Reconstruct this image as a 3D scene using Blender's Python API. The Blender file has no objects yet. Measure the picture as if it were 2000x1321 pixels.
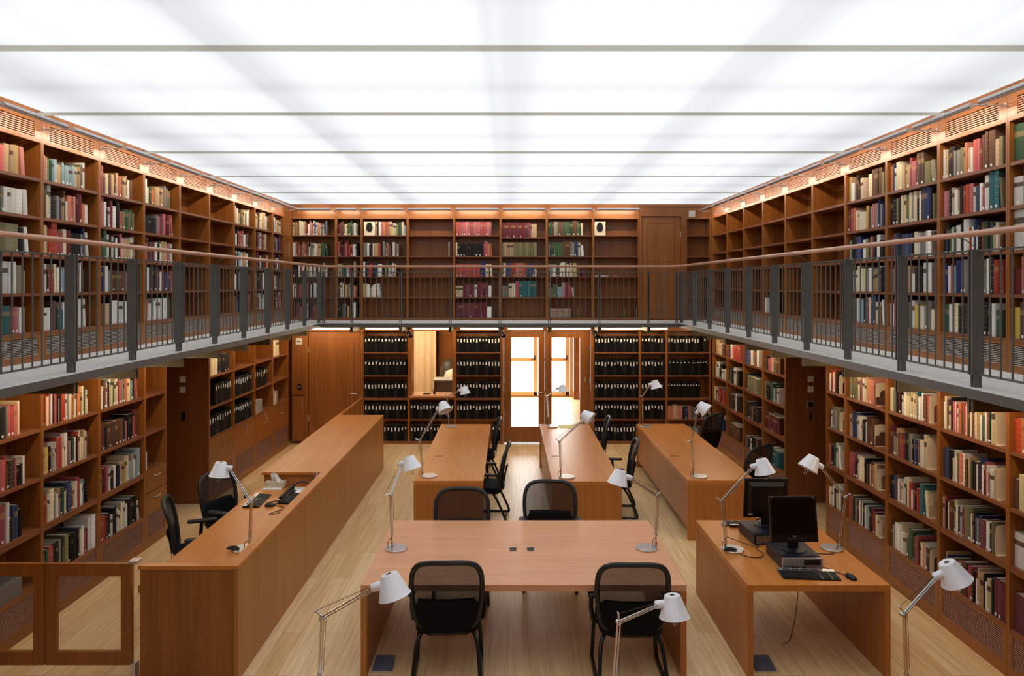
import bpy, math, random
from math import pi, sin, cos, radians
from mathutils import Vector, Matrix
R = random.Random(7)
S = bpy.context.scene
COL = S.collection
# ---------------------------------------------------------------- camera, world, exposure
cam_d = bpy.data.cameras.new('camera'); cam = bpy.data.objects.new('camera', cam_d); COL.objects.link(cam)
cam.location = (0, 0, 3.143); cam.rotation_euler = (pi/2, 0, 0)
cam_d.sensor_fit = 'HORIZONTAL'; cam_d.sensor_width = 36; cam_d.lens = 36*1384/2000
cam_d.shift_x = 6/2000; cam_d.shift_y = -103.5/2000; cam_d.clip_start = .05
S.camera = cam
w = bpy.data.worlds.new('world'); S.world = w; w.use_nodes = True
w.node_tree.nodes['Background'].inputs[0].default_value = (.75, .85, 1, 1)
w.node_tree.nodes['Background'].inputs[1].default_value = 1.0
S.view_settings.view_transform = 'Standard'; S.view_settings.look = 'None'
S.view_settings.gamma = 1; S.view_settings.use_curve_mapping = False
S.view_settings.exposure = 0.0
S.cycles.use_denoising = True
S.cycles.max_bounces = 8; S.cycles.diffuse_bounces = 3; S.cycles.glossy_bounces = 4
S.cycles.transparent_max_bounces = 12; S.cycles.transmission_bounces = 6
S.cycles.sample_clamp_indirect = 6.0
CEIL_E = 1.06      # luminous ceiling
TUBE_E = 78.0     # gallery strip lights
LOW_E = 28.0      # strip lights under the gallery
SKY_E = 4.0       # daylight beyond the corridor windows
# ---------------------------------------------------------------- materials
def lin(c):
    return tuple((v/255/12.92 if v/255 <= .04045 else ((v/255+.055)/1.055)**2.4) for v in c) + (1,)
class NT:
    def __init__(s, name):
        s.m = bpy.data.materials.new(name); s.m.use_nodes = True
        s.t = s.m.node_tree; s.n = s.t.nodes; s.b = s.n['Principled BSDF']; s.out = s.n['Material Output']
    def new(s, typ, **k):
        n = s.n.new(typ)
        for a, b in k.items(): setattr(n, a, b)
        return n
    def set(s, node, key, v):
        if hasattr(v, 'is_linked') or isinstance(v, bpy.types.NodeSocket): s.t.links.new(v, node.inputs[key])
        else: node.inputs[key].default_value = v
    def math(s, op, a, b=None, c=None, clamp=False):
        n = s.new('ShaderNodeMath', operation=op); n.use_clamp = clamp
        s.set(n, 0, a)
        if b is not None: s.set(n, 1, b)
        if c is not None: s.set(n, 2, c)
        return n.outputs[0]
    def mix(s, f, a, b, mode='MIX'):
        n = s.new('ShaderNodeMix', data_type='RGBA', blend_type=mode)
        s.set(n, 0, f); s.set(n, 6, a); s.set(n, 7, b)
        return n.outputs[2]
    def coord(s, scale=(1, 1, 1), kind='Object', rnd=0.0):
        tc = s.new('ShaderNodeTexCoord'); mp = s.new('ShaderNodeMapping')
        s.t.links.new(tc.outputs[kind], mp.inputs[0]); mp.inputs['Scale'].default_value = scale
        if rnd:
            oi = s.new('ShaderNodeObjectInfo'); v = s.math('MULTIPLY', oi.outputs['Random'], rnd)
            cb = s.new('ShaderNodeCombineXYZ')
            for i in range(3): s.t.links.new(v, cb.inputs[i])
            s.t.links.new(cb.outputs[0], mp.inputs['Location'])
        return mp.outputs[0]
    def noise(s, vec, scale=1, detail=3, rough=.5):
        n = s.new('ShaderNodeTexNoise'); s.t.links.new(vec, n.inputs['Vector'])
        n.inputs['Scale'].default_value = scale; n.inputs['Detail'].default_value = detail; n.inputs['Roughness'].default_value = rough
        return n.outputs[0]
    def ramp(s, f, stops):
        n = s.new('ShaderNodeValToRGB'); s.set(n, 0, f); e = n.color_ramp.elements
        while len(e) < len(stops): e.new(.5)
        for i, (p, c) in enumerate(stops): e[i].position = p; e[i].color = c
        return n.outputs[0]
    def pr(s, **k):
        for a, v in k.items(): s.set(s.b, a.replace('_', ' '), v)
def plain(name, rgb, rough=.5, metal=0.0, spec=.5, var=.06, vs=8):
    t = NT(name); c = lin(rgb)
    n = t.noise(t.coord((1, 1, 1)), vs, 2)
    c2 = tuple(min(1, x*(1+var)) for x in c[:3])+(1,); c1 = tuple(x*(1-var) for x in c[:3])+(1,)
    t.pr(Base_Color=t.ramp(n, [(.3, c1), (.7, c2)]), Roughness=rough, Metallic=metal)
    t.b.inputs['Specular IOR Level'].default_value = spec
    return t.m
def wood(name, ca, cb, grain=(26, 26, 1.2), rough=.33, spec=.5, var=.05):
    t = NT(name)
    v = t.coord(grain, rnd=40.0)
    n = t.noise(v, 1.0, 5, .6)
    n2 = t.noise(t.coord(tuple(g*.13 for g in grain), rnd=17.0), 1.0, 2, .5)
    f = t.math('ADD', t.math('MULTIPLY', n, .65), t.math('MULTIPLY', n2, .35))
    c = t.ramp(f, [(.36, lin(ca)), (.64, lin(cb))])
    oi = t.new('ShaderNodeObjectInfo')
    k = t.math('ADD', t.math('MULTIPLY', oi.outputs['Random'], 2*var), 1-var)
    hs = t.new('ShaderNodeHueSaturation'); t.set(hs, 'Color', c); t.set(hs, 'Value', k)
    t.pr(Base_Color=hs.outputs[0], Roughness=rough); t.b.inputs['Specular IOR Level'].default_value = spec
    return t.m
WA, WB = (130, 76, 30), (160, 98, 42)
M = {}
M['wood'] = wood('cherry_veneer_upright', WA, WB)
M['wood_y'] = wood('cherry_veneer_along', WA, WB, (26, 1.2, 26))
M['wood_x'] = wood('cherry_veneer_across', WA, WB, (1.2, 26, 26))
M['shelf_x'] = wood('shelf_veneer_across', (118, 70, 44), (142, 88, 56), (1.2, 26, 26))
M['shelf_y'] = wood('shelf_veneer_along', (118, 70, 44), (142, 88, 56), (26, 1.2, 26))
M['top_x'] = wood('desktop_veneer_across', (214, 152, 112), (230, 170, 130), (1.5, 22, 22), .33, .5, .03)
M['top_y'] = wood('desktop_veneer_along', (188, 114, 48), (206, 132, 60), (22, 1.5, 22), .33, .5, .03)
M['desk'] = wood('desk_panel_veneer', (164, 100, 44), (184, 118, 56), (22, 22, 1.2), .4, .45, .04)
M['counter'] = wood('counter_panel_veneer', (164, 108, 50), (180, 122, 60), (22, 22, 1.0), .4, .45, .02)
M['shaded_wood'] = wood('shaded_passage_veneer', (116, 64, 30), (136, 78, 40), (22, 22, 1.0), .4, .45, .02)  # wood colour darkened to stand in for the passage shade
M['slat'] = wood('grille_slat_veneer', (178, 126, 100), (200, 146, 120), (8, 8, 8), .45)
M['slatgrey'] = plain('grey_vent_slat', (176, 162, 150), .5)
M['slatlow'] = wood('lower_slat_veneer', (150, 104, 88), (170, 122, 104), (8, 8, 8), .45)
M['inside'] = plain('void_shade', (10, 6, 4), .9, spec=.1)  # near-black colour painted as the shade behind vent slats
M['pale'] = wood('pale_window_oak', (214, 170, 110), (232, 190, 130), (20, 20, 2))
# floor: oak boards running down the room
t = NT('oak_floorboards')
vec = t.coord((1, 1, 1))
sw = t.new('ShaderNodeVectorRotate', rotation_type='Z_AXIS'); t.t.links.new(vec, sw.inputs[0]); sw.inputs['Angle'].default_value = pi/2
br = t.new('ShaderNodeTexBrick'); t.t.links.new(sw.outputs[0], br.inputs['Vector'])
br.offset = .37; br.inputs['Scale'].default_value = 1; br.inputs['Brick Width'].default_value = 1.9; br.inputs['Row Height'].default_value = .17
br.inputs['Mortar Size'].default_value = .0016; br.inputs['Mortar Smooth'].default_value = .3; br.inputs['Bias'].default_value = 0
br.inputs['Color1'].default_value = lin((232, 194, 138)); br.inputs['Color2'].default_value = lin((250, 218, 168)); br.inputs['Mortar'].default_value = lin((186, 148, 100))
g = t.noise(t.coord((34, 1.3, 1)), 1, 5, .6)
t.pr(Base_Color=t.mix(.75, br.outputs[0], t.ramp(g, [(.3, (.66, .58, .48, 1)), (.65, (1, 1, 1, 1))]), 'MULTIPLY'), Roughness=.38)
M['floor'] = t.m
# luminous ceiling fabric; shade of unmodelled frames painted into its emission as dim bands
t = NT('luminous_ceiling')
tc = t.new('ShaderNodeTexCoord'); sp = t.new('ShaderNodeSeparateXYZ'); t.t.links.new(tc.outputs['Object'], sp.inputs[0])
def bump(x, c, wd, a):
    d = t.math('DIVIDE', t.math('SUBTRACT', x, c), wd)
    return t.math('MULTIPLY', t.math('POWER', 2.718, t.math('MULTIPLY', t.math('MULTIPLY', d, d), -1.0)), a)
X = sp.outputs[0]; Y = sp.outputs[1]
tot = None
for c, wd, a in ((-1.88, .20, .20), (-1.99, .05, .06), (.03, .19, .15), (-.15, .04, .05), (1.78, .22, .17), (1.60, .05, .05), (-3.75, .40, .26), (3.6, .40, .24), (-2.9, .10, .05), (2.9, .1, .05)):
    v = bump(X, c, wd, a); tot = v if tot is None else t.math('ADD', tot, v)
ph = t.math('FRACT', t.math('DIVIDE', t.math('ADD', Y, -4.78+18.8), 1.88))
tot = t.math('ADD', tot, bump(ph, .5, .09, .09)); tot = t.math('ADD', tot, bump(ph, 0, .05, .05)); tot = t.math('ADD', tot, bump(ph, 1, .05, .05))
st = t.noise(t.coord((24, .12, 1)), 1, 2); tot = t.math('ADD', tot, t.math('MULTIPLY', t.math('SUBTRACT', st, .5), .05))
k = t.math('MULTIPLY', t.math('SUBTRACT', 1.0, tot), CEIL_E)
em = t.new('ShaderNodeEmission'); em.inputs[0].default_value = (.965, .985, 1, 1); t.set(em, 1, k); t.t.links.new(em.outputs[0], t.out.inputs[0])
M['ceil'] = t.m
def emit(name, rgb, e):
    t = NT(name); em = t.new('ShaderNodeEmission'); em.inputs[0].default_value = rgb+(1,); em.inputs[1].default_value = e
    t.t.links.new(em.outputs[0], t.out.inputs[0]); return t.m
M['tube'] = emit('warm_lamp_upper', (1, .82, .62), TUBE_E)
M['tubelow'] = emit('warm_lamp_lower', (1, .78, .54), LOW_E)
M['sky'] = emit('daylight', (.93, .97, 1), SKY_E)
# gallery floor slabs with joints
t = NT('pale_grey_deck')
vec = t.coord((1, 1, 1)); sp = t.new('ShaderNodeSeparateXYZ'); t.t.links.new(vec, sp.inputs[0])
fr = t.math('FRACT', t.math('DIVIDE', t.math('ADD', sp.outputs[1], 9.2-4.73-.40), .917))
jn = t.math('LESS_THAN', t.math('ABSOLUTE', t.math('SUBTRACT', fr, .5)), .0045)
n = t.noise(vec, 14, 3)
base = t.ramp(n, [(.3, lin((228, 233, 232))), (.7, lin((240, 243, 242)))])
t.pr(Base_Color=t.mix(jn, base, lin((150, 154, 152))), Roughness=.45)
M['deck'] = t.m
M['steel'] = plain('dark_painted_steel', (98, 100, 98), .42, .2, .5)
M['steel2'] = plain('bronze_painted_steel', (110, 98, 70), .5, .2)
M['rail'] = wood('handrail_wood', (192, 142, 116), (212, 164, 136), (20, 2, 20), .3)
M['railx'] = wood('handrail_wood_across', (192, 142, 116), (212, 164, 136), (2, 20, 20), .3)
t = NT('translucent_ceiling_bar'); tl = t.new('ShaderNodeBsdfTranslucent'); tl.inputs[0].default_value = lin((226, 226, 220)); df = t.new('ShaderNodeBsdfDiffuse'); df.inputs[0].default_value = lin((225, 225, 220)); mx = t.new('ShaderNodeMixShader'); mx.inputs[0].default_value = .85
t.t.links.new(df.outputs[0], mx.inputs[1]); t.t.links.new(tl.outputs[0], mx.inputs[2]); t.t.links.new(mx.outputs[0], t.out.inputs[0]); M['bar'] = t.m
M['silver'] = plain('brushed_silver', (205, 205, 208), .3, .85)
M['lampwhite'] = plain('satin_aluminium_shade', (236, 238, 244), .36, .06)
M['chrome'] = plain('polished_aluminium', (200, 200, 200), .2, .95)
M['white'] = plain('white_plastic', (222, 218, 210), .45)
M['paper'] = plain('white_paper', (232, 230, 224), .7)
M['black'] = plain('black_plastic', (11, 11, 12), .38)
M['fabric'] = plain('black_fabric', (9, 9, 10), .85, spec=.2)
M['pad'] = plain('dark_grey_foam', (30, 30, 33), .5)
M['screen'] = plain('dark_screen', (3, 3, 4), .2)
M['navycase'] = plain('navy_metal_case', (20, 24, 38), .4)
M['key'] = plain('black_keys', (30, 31, 34), .5)
M['cream'] = plain('cream_enamel', (242, 226, 196), .45)
M['page'] = plain('book_paper', (222, 208, 178), .8)
M['sticker'] = plain('white_sticker', (238, 236, 230), .6)
M['yellow'] = plain('yellow_paper', (232, 220, 130), .7)
M['beige'] = plain('beige_curtain', (226, 196, 150), .8)
M['cord'] = plain('black_cord', (26, 22, 22), .5)
M['oliveb'] = plain('dark_olive_leather', (58, 50, 38), .5)
t = NT('clear_glass'); tr = t.new('ShaderNodeBsdfTransparent'); gl = t.new('ShaderNodeBsdfGlossy'); gl.inputs['Roughness'].default_value = .02
mx = t.new('ShaderNodeMixShader'); mx.inputs[0].default_value = .05
t.t.links.new(tr.outputs[0], mx.inputs[1]); t.t.links.new(gl.outputs[0], mx.inputs[2]); t.t.links.new(mx.outputs[0], t.out.inputs[0]); M['glass'] = t.m
t = NT('black_mesh_weave'); tr = t.new('ShaderNodeBsdfTransparent'); mx = t.new('ShaderNodeMixShader')
v = t.coord((800, 800, 800)); sp = t.new('ShaderNodeSeparateXYZ'); t.t.links.new(v, sp.inputs[0])
a = t.math('MULTIPLY', t.math('SINE', sp.outputs[0]), t.math('SINE', sp.outputs[2]))
t.t.links.new(t.math('GREATER_THAN', a, .22), mx.inputs[0]); t.pr(Base_Color=lin((12, 11, 11)), Roughness=.8)
mx2 = t.math('SUBTRACT', 1.0, t.math('GREATER_THAN', a, .42)); t.t.links.new(mx2, mx.inputs[0])
t.t.links.new(tr.outputs[0], mx.inputs[1]); t.t.links.new(t.b.outputs[0], mx.inputs[2]); t.t.links.new(mx.outputs[0], t.out.inputs[0]); M['mesh'] = t.m
# book cloths: UV.x = random id of the book (2+ on the boards), UV.y = height fraction of the spine
PAL = {'r': ('red', (172, 46, 40)), 'm': ('maroon', (112, 30, 44)), 'b': ('navy blue', (44, 56, 104)), 't': ('teal', (38, 104, 110)),
 'l': ('pale blue', (140, 168, 178)), 'g': ('dark green', (58, 92, 60)), 'o': ('olive', (128, 122, 84)), 'c': ('cream', (230, 212, 168)),
 'w': ('white', (232, 230, 220)), 'k': ('black', (24, 22, 22)), 'n': ('brown', (104, 66, 46)), 'd': ('tan', (190, 154, 106)),
 's': ('salmon', (206, 112, 80)), 'y': ('yellow', (216, 184, 80)), 'e': ('grey', (140, 136, 128)), 'p': ('plum', (104, 46, 92)),
 'q': ('mottled brown', (64, 50, 44)), 'u': ('rose', (190, 86, 92)), 'v': ('green', (60, 120, 92))}
for ch, (nm, rgb) in PAL.items():
    t = NT('cloth_'+nm.replace(' ', '_'))
    uv = t.new('ShaderNodeUVMap'); sp = t.new('ShaderNodeSeparateXYZ'); t.t.links.new(uv.outputs[0], sp.inputs[0])
    rid = sp.outputs[0]; vy = sp.outputs[1]
    r1 = t.math('FRACT', t.math('MULTIPLY', rid, 7.31)); r2 = t.math('FRACT', t.math('MULTIPLY', rid, 23.7)); spine = t.math('LESS_THAN', rid, 1.5)
    c = lin(rgb)
    hs = t.new('ShaderNodeHueSaturation'); hs.inputs['Color'].default_value = c
    t.set(hs, 'Hue', t.math('ADD', .485, t.math('MULTIPLY', r1, .03))); t.set(hs, 'Value', t.math('ADD', .62, t.math('MULTIPLY', r2, .5)))
    t.set(hs, 'Saturation', t.math('ADD', .75, t.math('MULTIPLY', r1, .3)))
    lum = .3*c[0]+.6*c[1]+.1*c[2]
    ink = lin((54, 34, 28)) if lum > .25 else lin((196, 160, 96))
    bands = t.math('LESS_THAN', t.math('ABSOLUTE', t.math('SUBTRACT', t.math('FRACT', t.math('MULTIPLY', vy, 6.0)), .5)), .035)
    f1 = t.math('MULTIPLY', t.math('MULTIPLY', bands, t.math('GREATER_THAN', r2, .74)), spine)
    ttl = t.math('MULTIPLY', t.math('MULTIPLY', t.math('LESS_THAN', t.math('ABSOLUTE', t.math('SUBTRACT', vy, .72)), .075), t.math('LESS_THAN', r2, .30)), spine)
    wr = t.math('MULTIPLY', ttl, t.math('GREATER_THAN', t.math('FRACT', t.math('MULTIPLY', vy, 40.0)), .55))
    col = t.mix(t.math('MULTIPLY', f1, .45), hs.outputs[0], ink)
    lab = t.ramp(r1, [(0, lin((120, 36, 32))), (.5, lin((40, 34, 34)))]) if ch in 'cwdoyel' else hs.outputs[0]
    col = t.mix(t.math('MULTIPLY', ttl, .85), col, lab); col = t.mix(t.math('MULTIPLY', wr, .7), col, ink)
    t.pr(Base_Color=col, Roughness=.62); t.b.inputs['Specular IOR Level'].default_value = .3
    M['B'+ch] = t.m
# ---------------------------------------------------------------- mesh building
class MB:
    def __init__(s): s.v = []; s.f = []; s.mi = []; s.uv = []; s.cur = 0; s.uvc = None
    def face(s, idx, uv=None):
        s.f.append(idx); s.mi.append(s.cur); s.uv.append(uv or [s.uvc or (0, 0)]*len(idx))
    def box(s, x0, x1, y0, y1, z0, z1):
        x0, x1 = min(x0, x1), max(x0, x1); y0, y1 = min(y0, y1), max(y0, y1); z0, z1 = min(z0, z1), max(z0, z1)
        b = len(s.v)
        s.v += [(x0, y0, z0), (x1, y0, z0), (x1, y1, z0), (x0, y1, z0), (x0, y0, z1), (x1, y0, z1), (x1, y1, z1), (x0, y1, z1)]
        for q in ((0, 3, 2, 1), (4, 5, 6, 7), (0, 1, 5, 4), (1, 2, 6, 5), (2, 3, 7, 6), (3, 0, 4, 7)): s.face([b+i for i in q])
        return s
    def wbox(s, wl, u0, u1, d0, d1, z0, z1):
        a = W(wl, u0, d0, z0); b = W(wl, u1, d1, z1)
        return s.box(a[0], b[0], a[1], b[1], a[2], b[2])
    def hexa(s, p):      # 8 corners, bottom 4 then top 4
        b = len(s.v); s.v += [tuple(q) for q in p]
        for q in ((0, 3, 2, 1), (4, 5, 6, 7), (0, 1, 5, 4), (1, 2, 6, 5), (2, 3, 7, 6), (3, 0, 4, 7)): s.face([b+i for i in q])
        return s
    def tube(s, pts, r, n=8, caps=True, flat=1.0):
        pts = [Vector(p) for p in pts]; m = len(pts); b = len(s.v)
        rs = r if isinstance(r, (list, tuple)) else [r]*m
        t0 = (pts[1]-pts[0]).normalized(); up = Vector((0, 0, 1)) if abs(t0.z) < .9 else Vector((1, 0, 0))
        nrm = t0.cross(up).normalized()
        for i, p in enumerate(pts):
            t = ((pts[min(i+1, m-1)]-pts[max(i-1, 0)])).normalized()
            nrm = (nrm-t*nrm.dot(t)).normalized(); bn = t.cross(nrm)
            for k in range(n):
                a = 2*pi*k/n; q = p+nrm*(cos(a)*rs[i])+bn*(sin(a)*rs[i]*flat); s.v.append(tuple(q))
        for i in range(m-1):
            for k in range(n):
                s.face([b+i*n+k, b+i*n+(k+1) % n, b+(i+1)*n+(k+1) % n, b+(i+1)*n+k])
        if caps:
            s.face([b+k for k in range(n)][::-1]); s.face([b+(m-1)*n+k for k in range(n)])
        return s
    def lathe(s, prof, o=(0, 0, 0), ax=(0, 0, 1), n=24):     # prof: (r, h)
        ax = Vector(ax).normalized(); up = Vector((0, 0, 1)) if abs(ax.z) < .9 else Vector((1, 0, 0))
        e1 = ax.cross(up).normalized(); e2 = ax.cross(e1); o = Vector(o); b = len(s.v)
        for r, h in prof:
            for k in range(n):
                a = 2*pi*k/n; s.v.append(tuple(o+ax*h+e1*(cos(a)*r)+e2*(sin(a)*r)))
        for i in range(len(prof)-1):
            for k in range(n): s.face([b+i*n+k, b+i*n+(k+1) % n, b+(i+1)*n+(k+1) % n, b+(i+1)*n+k])
        return s
    def rbox(s, x0, x1, y0, y1, z0, z1, r, n=4):   # box with rounded vertical edges
        pts = []
        for cx, cy, a0 in ((x1-r, y1-r, 0), (x0+r, y1-r, 90), (x0+r, y0+r, 180), (x1-r, y0+r, 270)):
            for i in range(n+1):
                a = radians(a0+90*i/n); pts.append((cx+r*cos(a), cy+r*sin(a)))
        return s.prism(pts, z0, z1)
    def prism(s, pts, z0, z1, sx=0.0):
        b = len(s.v); n = len(pts)
        s.v += [(p[0], p[1], z0) for p in pts]+[(p[0]+sx, p[1], z1) for p in pts]
        s.face([b+i for i in range(n)][::-1]); s.face([b+n+i for i in range(n)])
        for i in range(n): s.face([b+i, b+(i+1) % n, b+n+(i+1) % n, b+n+i])
        return s
    def build(s, name, mat, parent=None, off=None, smooth=False, bevel=0.0):
        me = bpy.data.meshes.new(name)
        o = Vector(off) if off is not None else Vector((0, 0, 0))
        me.from_pydata([(a-o.x, b-o.y, c-o.z) for a, b, c in s.v], [], s.f)
        mats = mat if isinstance(mat, list) else [mat]
        for m_ in mats: me.materials.append(m_)
        if len(mats) > 1: me.polygons.foreach_set('material_index', s.mi)
        if s.uvc is not None or any(u[0] != (0, 0) for u in s.uv[:400]):
            ul = me.uv_layers.new(name='UVMap'); flat = []
            for u in s.uv:
                for q in u: flat += [q[0], q[1]]
            ul.data.foreach_set('uv', flat)
        if smooth:
            me.polygons.foreach_set('use_smooth', [True]*len(me.polygons))
            me.set_sharp_from_angle(angle=radians(40))
        ob = bpy.data.objects.new(name, me); COL.objects.link(ob)
        if parent is not None: ob.parent = parent
        elif off is not None: ob.location = o
        if bevel:
            md = ob.modifiers.new('bevel', 'BEVEL'); md.width = bevel; md.segments = 2; md.limit_method = 'ANGLE'
        return ob
XL, XR, YB = -4.31, 3.99, 14.01
def W(wl, u, d, z):
    return (XL-d, u, z) if wl == 'L' else (XR+d, u, z) if wl == 'R' else (u, YB+d, z)
LABELS = set()
def tag(o, label=None, cat=None, group=None, kind=None):
    if label:
        o['label'] = label
    if cat: o['category'] = cat
    if group: o['group'] = group
    if kind: o['kind'] = kind
    return o
def thing(name, label, cat, loc=(0, 0, 0), rot=0.0, group=None, world=True, kind=None):
    """An Empty at the base of a thing; with world=True its parts are modelled in room coordinates."""
    o = bpy.data.objects.new(name, None); COL.objects.link(o); o.location = loc; o.rotation_euler = (0, 0, rot)
    o.empty_display_size = .1
    if world: WO[o.name] = Vector(loc)
    return tag(o, label, cat, group, kind)
WO = {}
_b = MB.build
def build(s, name, mat, parent=None, off=None, smooth=False, bevel=0.0):
    if parent is not None and off is None: off = WO.get(parent.name, Vector((0, 0, 0)))
    ob = _b(s, name, mat, parent, off, smooth, bevel)
    if off is not None: WO[ob.name] = Vector(off)
    return ob
MB.build = build
def struct(mb, name, mat, **k): return tag(mb.build(name, mat, **k), kind='structure')
def crom(pts, n=6, closed=False):
    P = [Vector(p) for p in pts]; out = []; m = len(P)
    for i in range(m if closed else m-1):
        if closed: p0, p1, p2, p3 = P[(i-1) % m], P[i], P[(i+1) % m], P[(i+2) % m]
        else: p0, p1, p2, p3 = P[max(i-1, 0)], P[i], P[i+1], P[min(i+2, m-1)]
        for k in range(n):
            t = k/n; out.append(.5*((2*p1)+(-p0+p2)*t+(2*p0-5*p1+4*p2-p3)*t*t+(-p0+3*p1-3*p2+p3)*t**3))
    if not closed: out.append(P[-1])
    return out
ORD = ['first', 'second', 'third', 'fourth', 'fifth', 'sixth', 'seventh', 'eighth', 'ninth', 'tenth', 'eleventh', 'twelfth', 'thirteenth', 'fourteenth',
 'fifteenth', 'sixteenth', 'seventeenth', 'eighteenth', 'nineteenth', 'twentieth', 'twenty-first', 'twenty-second', 'twenty-third', 'twenty-fourth', 'twenty-fifth']
# ---------------------------------------------------------------- room shell
ZC, ZD = 4.74, 2.445
struct(MB().box(-6.2, 5.6, -1.0, 14.40, -.1, 0), 'floor', M['floor'])
struct(MB().box(XL-.4, XR+.4, -.95, YB, ZC, ZC+.05), 'ceiling', M['ceil'])
wl = MB().box(XL-.44, XL-.36, -.95, 14.4, 2.30, ZC+.05).box(XL-.44, XL-.36, -.95, 8.92, 0, 2.3).box(XL-.44, XL-.36, 10.2, 14.4, 0, 2.3)
wl.box(XL-.36, XL, -.95, 5.63, 0, ZC)
struct(wl, 'wall_left', M['wood'])
wr = MB().box(XR+.36, XR+.44, -.95, 14.4, 2.30, ZC+.05).box(XR+.36, XR+.44, -.95, 8.92, 0, 2.3).box(XR+.36, XR+.44, 10.24, 14.4, 0, 2.3)
wr.box(XR, XR+.36, -.95, 4.755, 0, ZC)
struct(wr, 'wall_right', M['wood'])
# passages through both side walls, closed at their ends
struct(MB().box(-6.2, XL-.44, 10.2, 10.28, 0, 2.3).box(XL-.44, XL, 10.17, 10.2, 0, 2.36).box(-6.2, XL-.44, 10.17, 10.2, 0, 2.36), 'wall_left_passage', M['shaded_wood'])
struct(MB().box(-6.2, -6.12, 8.92, 10.17, 0, 2.4).box(-6.2, XL-.44, 8.8, 8.92, 0, 2.4), 'wall_left_passage_end', M['shaded_wood'])
struct(MB().box(XR, 5.6, 10.21, 10.24, 0, 2.36).box(5.52, 5.6, 8.92, 10.21, 0, 2.4).box(XR+.44, 5.6, 8.84, 8.92, 0, 2.4), 'wall_right_passage', M['shaded_wood'])
struct(MB().box(-6.2, XL-.44, 8.8, 10.28, 2.36, 2.44).box(XR+.44, 5.6, 8.84, 10.24, 2.36, 2.44), 'ceiling_passage', M['shaded_wood'])
struct(MB().box(XL-.4, XR+.4, -1.0, -.95, 0, ZC), 'wall_front', M['wood'])
# back wall: openings for the glazed doors and the hatch
bw = MB()
Y0, Y1 = YB+.36, YB+.44
bw.box(XL-.4, -1.95, Y0, Y1, 0, ZC+.05).box(-1.10, -.10, Y0, Y1, 0, 2.36).box(1.62, XR+.4, Y0, Y1, 0, 2.36)
bw.box(-1.95, -1.10, Y0, Y1, 0, .93).box(-1.95, -1.10, Y0, Y1, 2.26, 2.36).box(-.10, 1.62, Y0, Y1, 2.30, 2.36).box(-1.95, XR+.4, Y0, Y1, 2.36, ZC+.05)
struct(bw, 'wall_back', M['wood'])
# rooms beyond the back wall
struct(MB().box(-4.2, 3.6, 14.4, 21.2, -.1, 0), 'floor_corridor', M['floor'])
struct(MB().box(-4.2, 3.6, 14.45, 21.2, 2.75, 2.8), 'ceiling_corridor', plain('white_plaster', (236, 232, 224), .8))
struct(MB().box(-.95, -.85, 14.45, 20.0, 0, 2.75), 'wall_corridor_left', M['pale'])
struct(MB().box(2.35, 2.45, 14.45, 20.1, 0, 2.75), 'wall_corridor_right', M['wood'])
cb = MB().box(-.95, 2.45, 20.0, 20.15, 2.45, 2.75).box(-.95, -.62, 20.0, 20.15, 0, 2.45).box(1.72, 2.45, 20.0, 20.15, 0, 2.45).box(-.62, 1.72, 20.0, 20.15, 0, .03)
struct(cb, 'wall_corridor_back', M['pale'])
def casement(name, x0, x1):
    m = MB().box(x0, x0+.10, 19.97, 20.05, .03, 2.45).box(x1-.10, x1, 19.97, 20.05, .03, 2.45)
    m.box(x0, x1, 19.97, 20.05, 2.35, 2.45).box(x0, x1, 19.97, 20.05, .03, .13).box(x0+.1, x1-.1, 19.98, 20.04, .99, 1.08)
    o = struct(m, name, M['pale'])
    g = MB().box(x0+.1, x1-.1, 20.0, 20.006, .13, .99).box(x0+.1, x1-.1, 20.0, 20.006, 1.08, 2.35).build('window_pane', M['glass'], o)
    MB().box(x1-.09, x1-.06, 19.93, 19.97, 1.02, 1.16).tube([(x1-.075, 19.93, 1.05), (x1-.18, 19.92, 1.05)], .010).build('window_handle', M['black'], o)
    return o
casement('window_1', -.62, .80); casement('window_2', .84, 1.70)
struct(MB().box(-2.2, 3.4, 21.1, 21.15, -.05, 2.9), 'sky_backdrop', M['sky'])
struct(MB().box(1.78, 2.02, 19.45, 19.7, 0, 2.75).box(2.02, 2.35, 17.5, 19.7, 0, 2.75), 'pillar_corridor', M['wood'])
ld = bpy.data.lights.new('corridor_daylight', 'AREA'); ld.shape = 'RECTANGLE'; ld.size = 2.3; ld.size_y = 2.2; ld.energy = 170; ld.color = (.95, .98, 1)
lo = bpy.data.objects.new('corridor_daylight', ld); COL.objects.link(lo); lo.location = (.55, 19.9, 1.25); lo.rotation_euler = (-pi/2, 0, 0)
# office behind the hatch
struct(MB().box(-4.2, -.95, 17.3, 17.4, 0, 2.75).box(-4.2, -4.1, 14.45, 17.3, 0, 2.75), 'wall_office', M['wood'])
cm = MB(); pts = []
for i in range(57):
    x = -3.6+i*.034; pts.append((x, 16.5+.015*sin(i*1.3)+.008*sin(i*.5)))
pts += [(p[0], p[1]+.02) for p in reversed(pts)]
cm.prism(pts, .02, 2.7); tag(cm.build('curtain', M['beige'], off=(-2.6, 16.5, 0)), 'floor-length beige curtain seen through the hatch in the back wall', 'curtain')
cab = thing('office_cabinet', 'tall wooden office cupboard seen through the hatch, behind the dark chair', 'cupboard', (-1.35, 17.0, 0))
MB().box(-1.68, -.97, 16.85, 17.28, 0, 2.72).build('carcass', M['wood'], cab)
MB().box(-1.66, -.98, 16.83, 16.85, .08, 1.93).build('door', M['wood'], cab); MB().box(-1.66, -.98, 16.83, 16.85, 1.95, 2.70).build('door', M['wood_x'], cab)
MB().tube([(-1.30, 16.80, 1.62), (-1.30, 16.80, 1.78)], .008).build('handle', M['silver'], cab)
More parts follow.
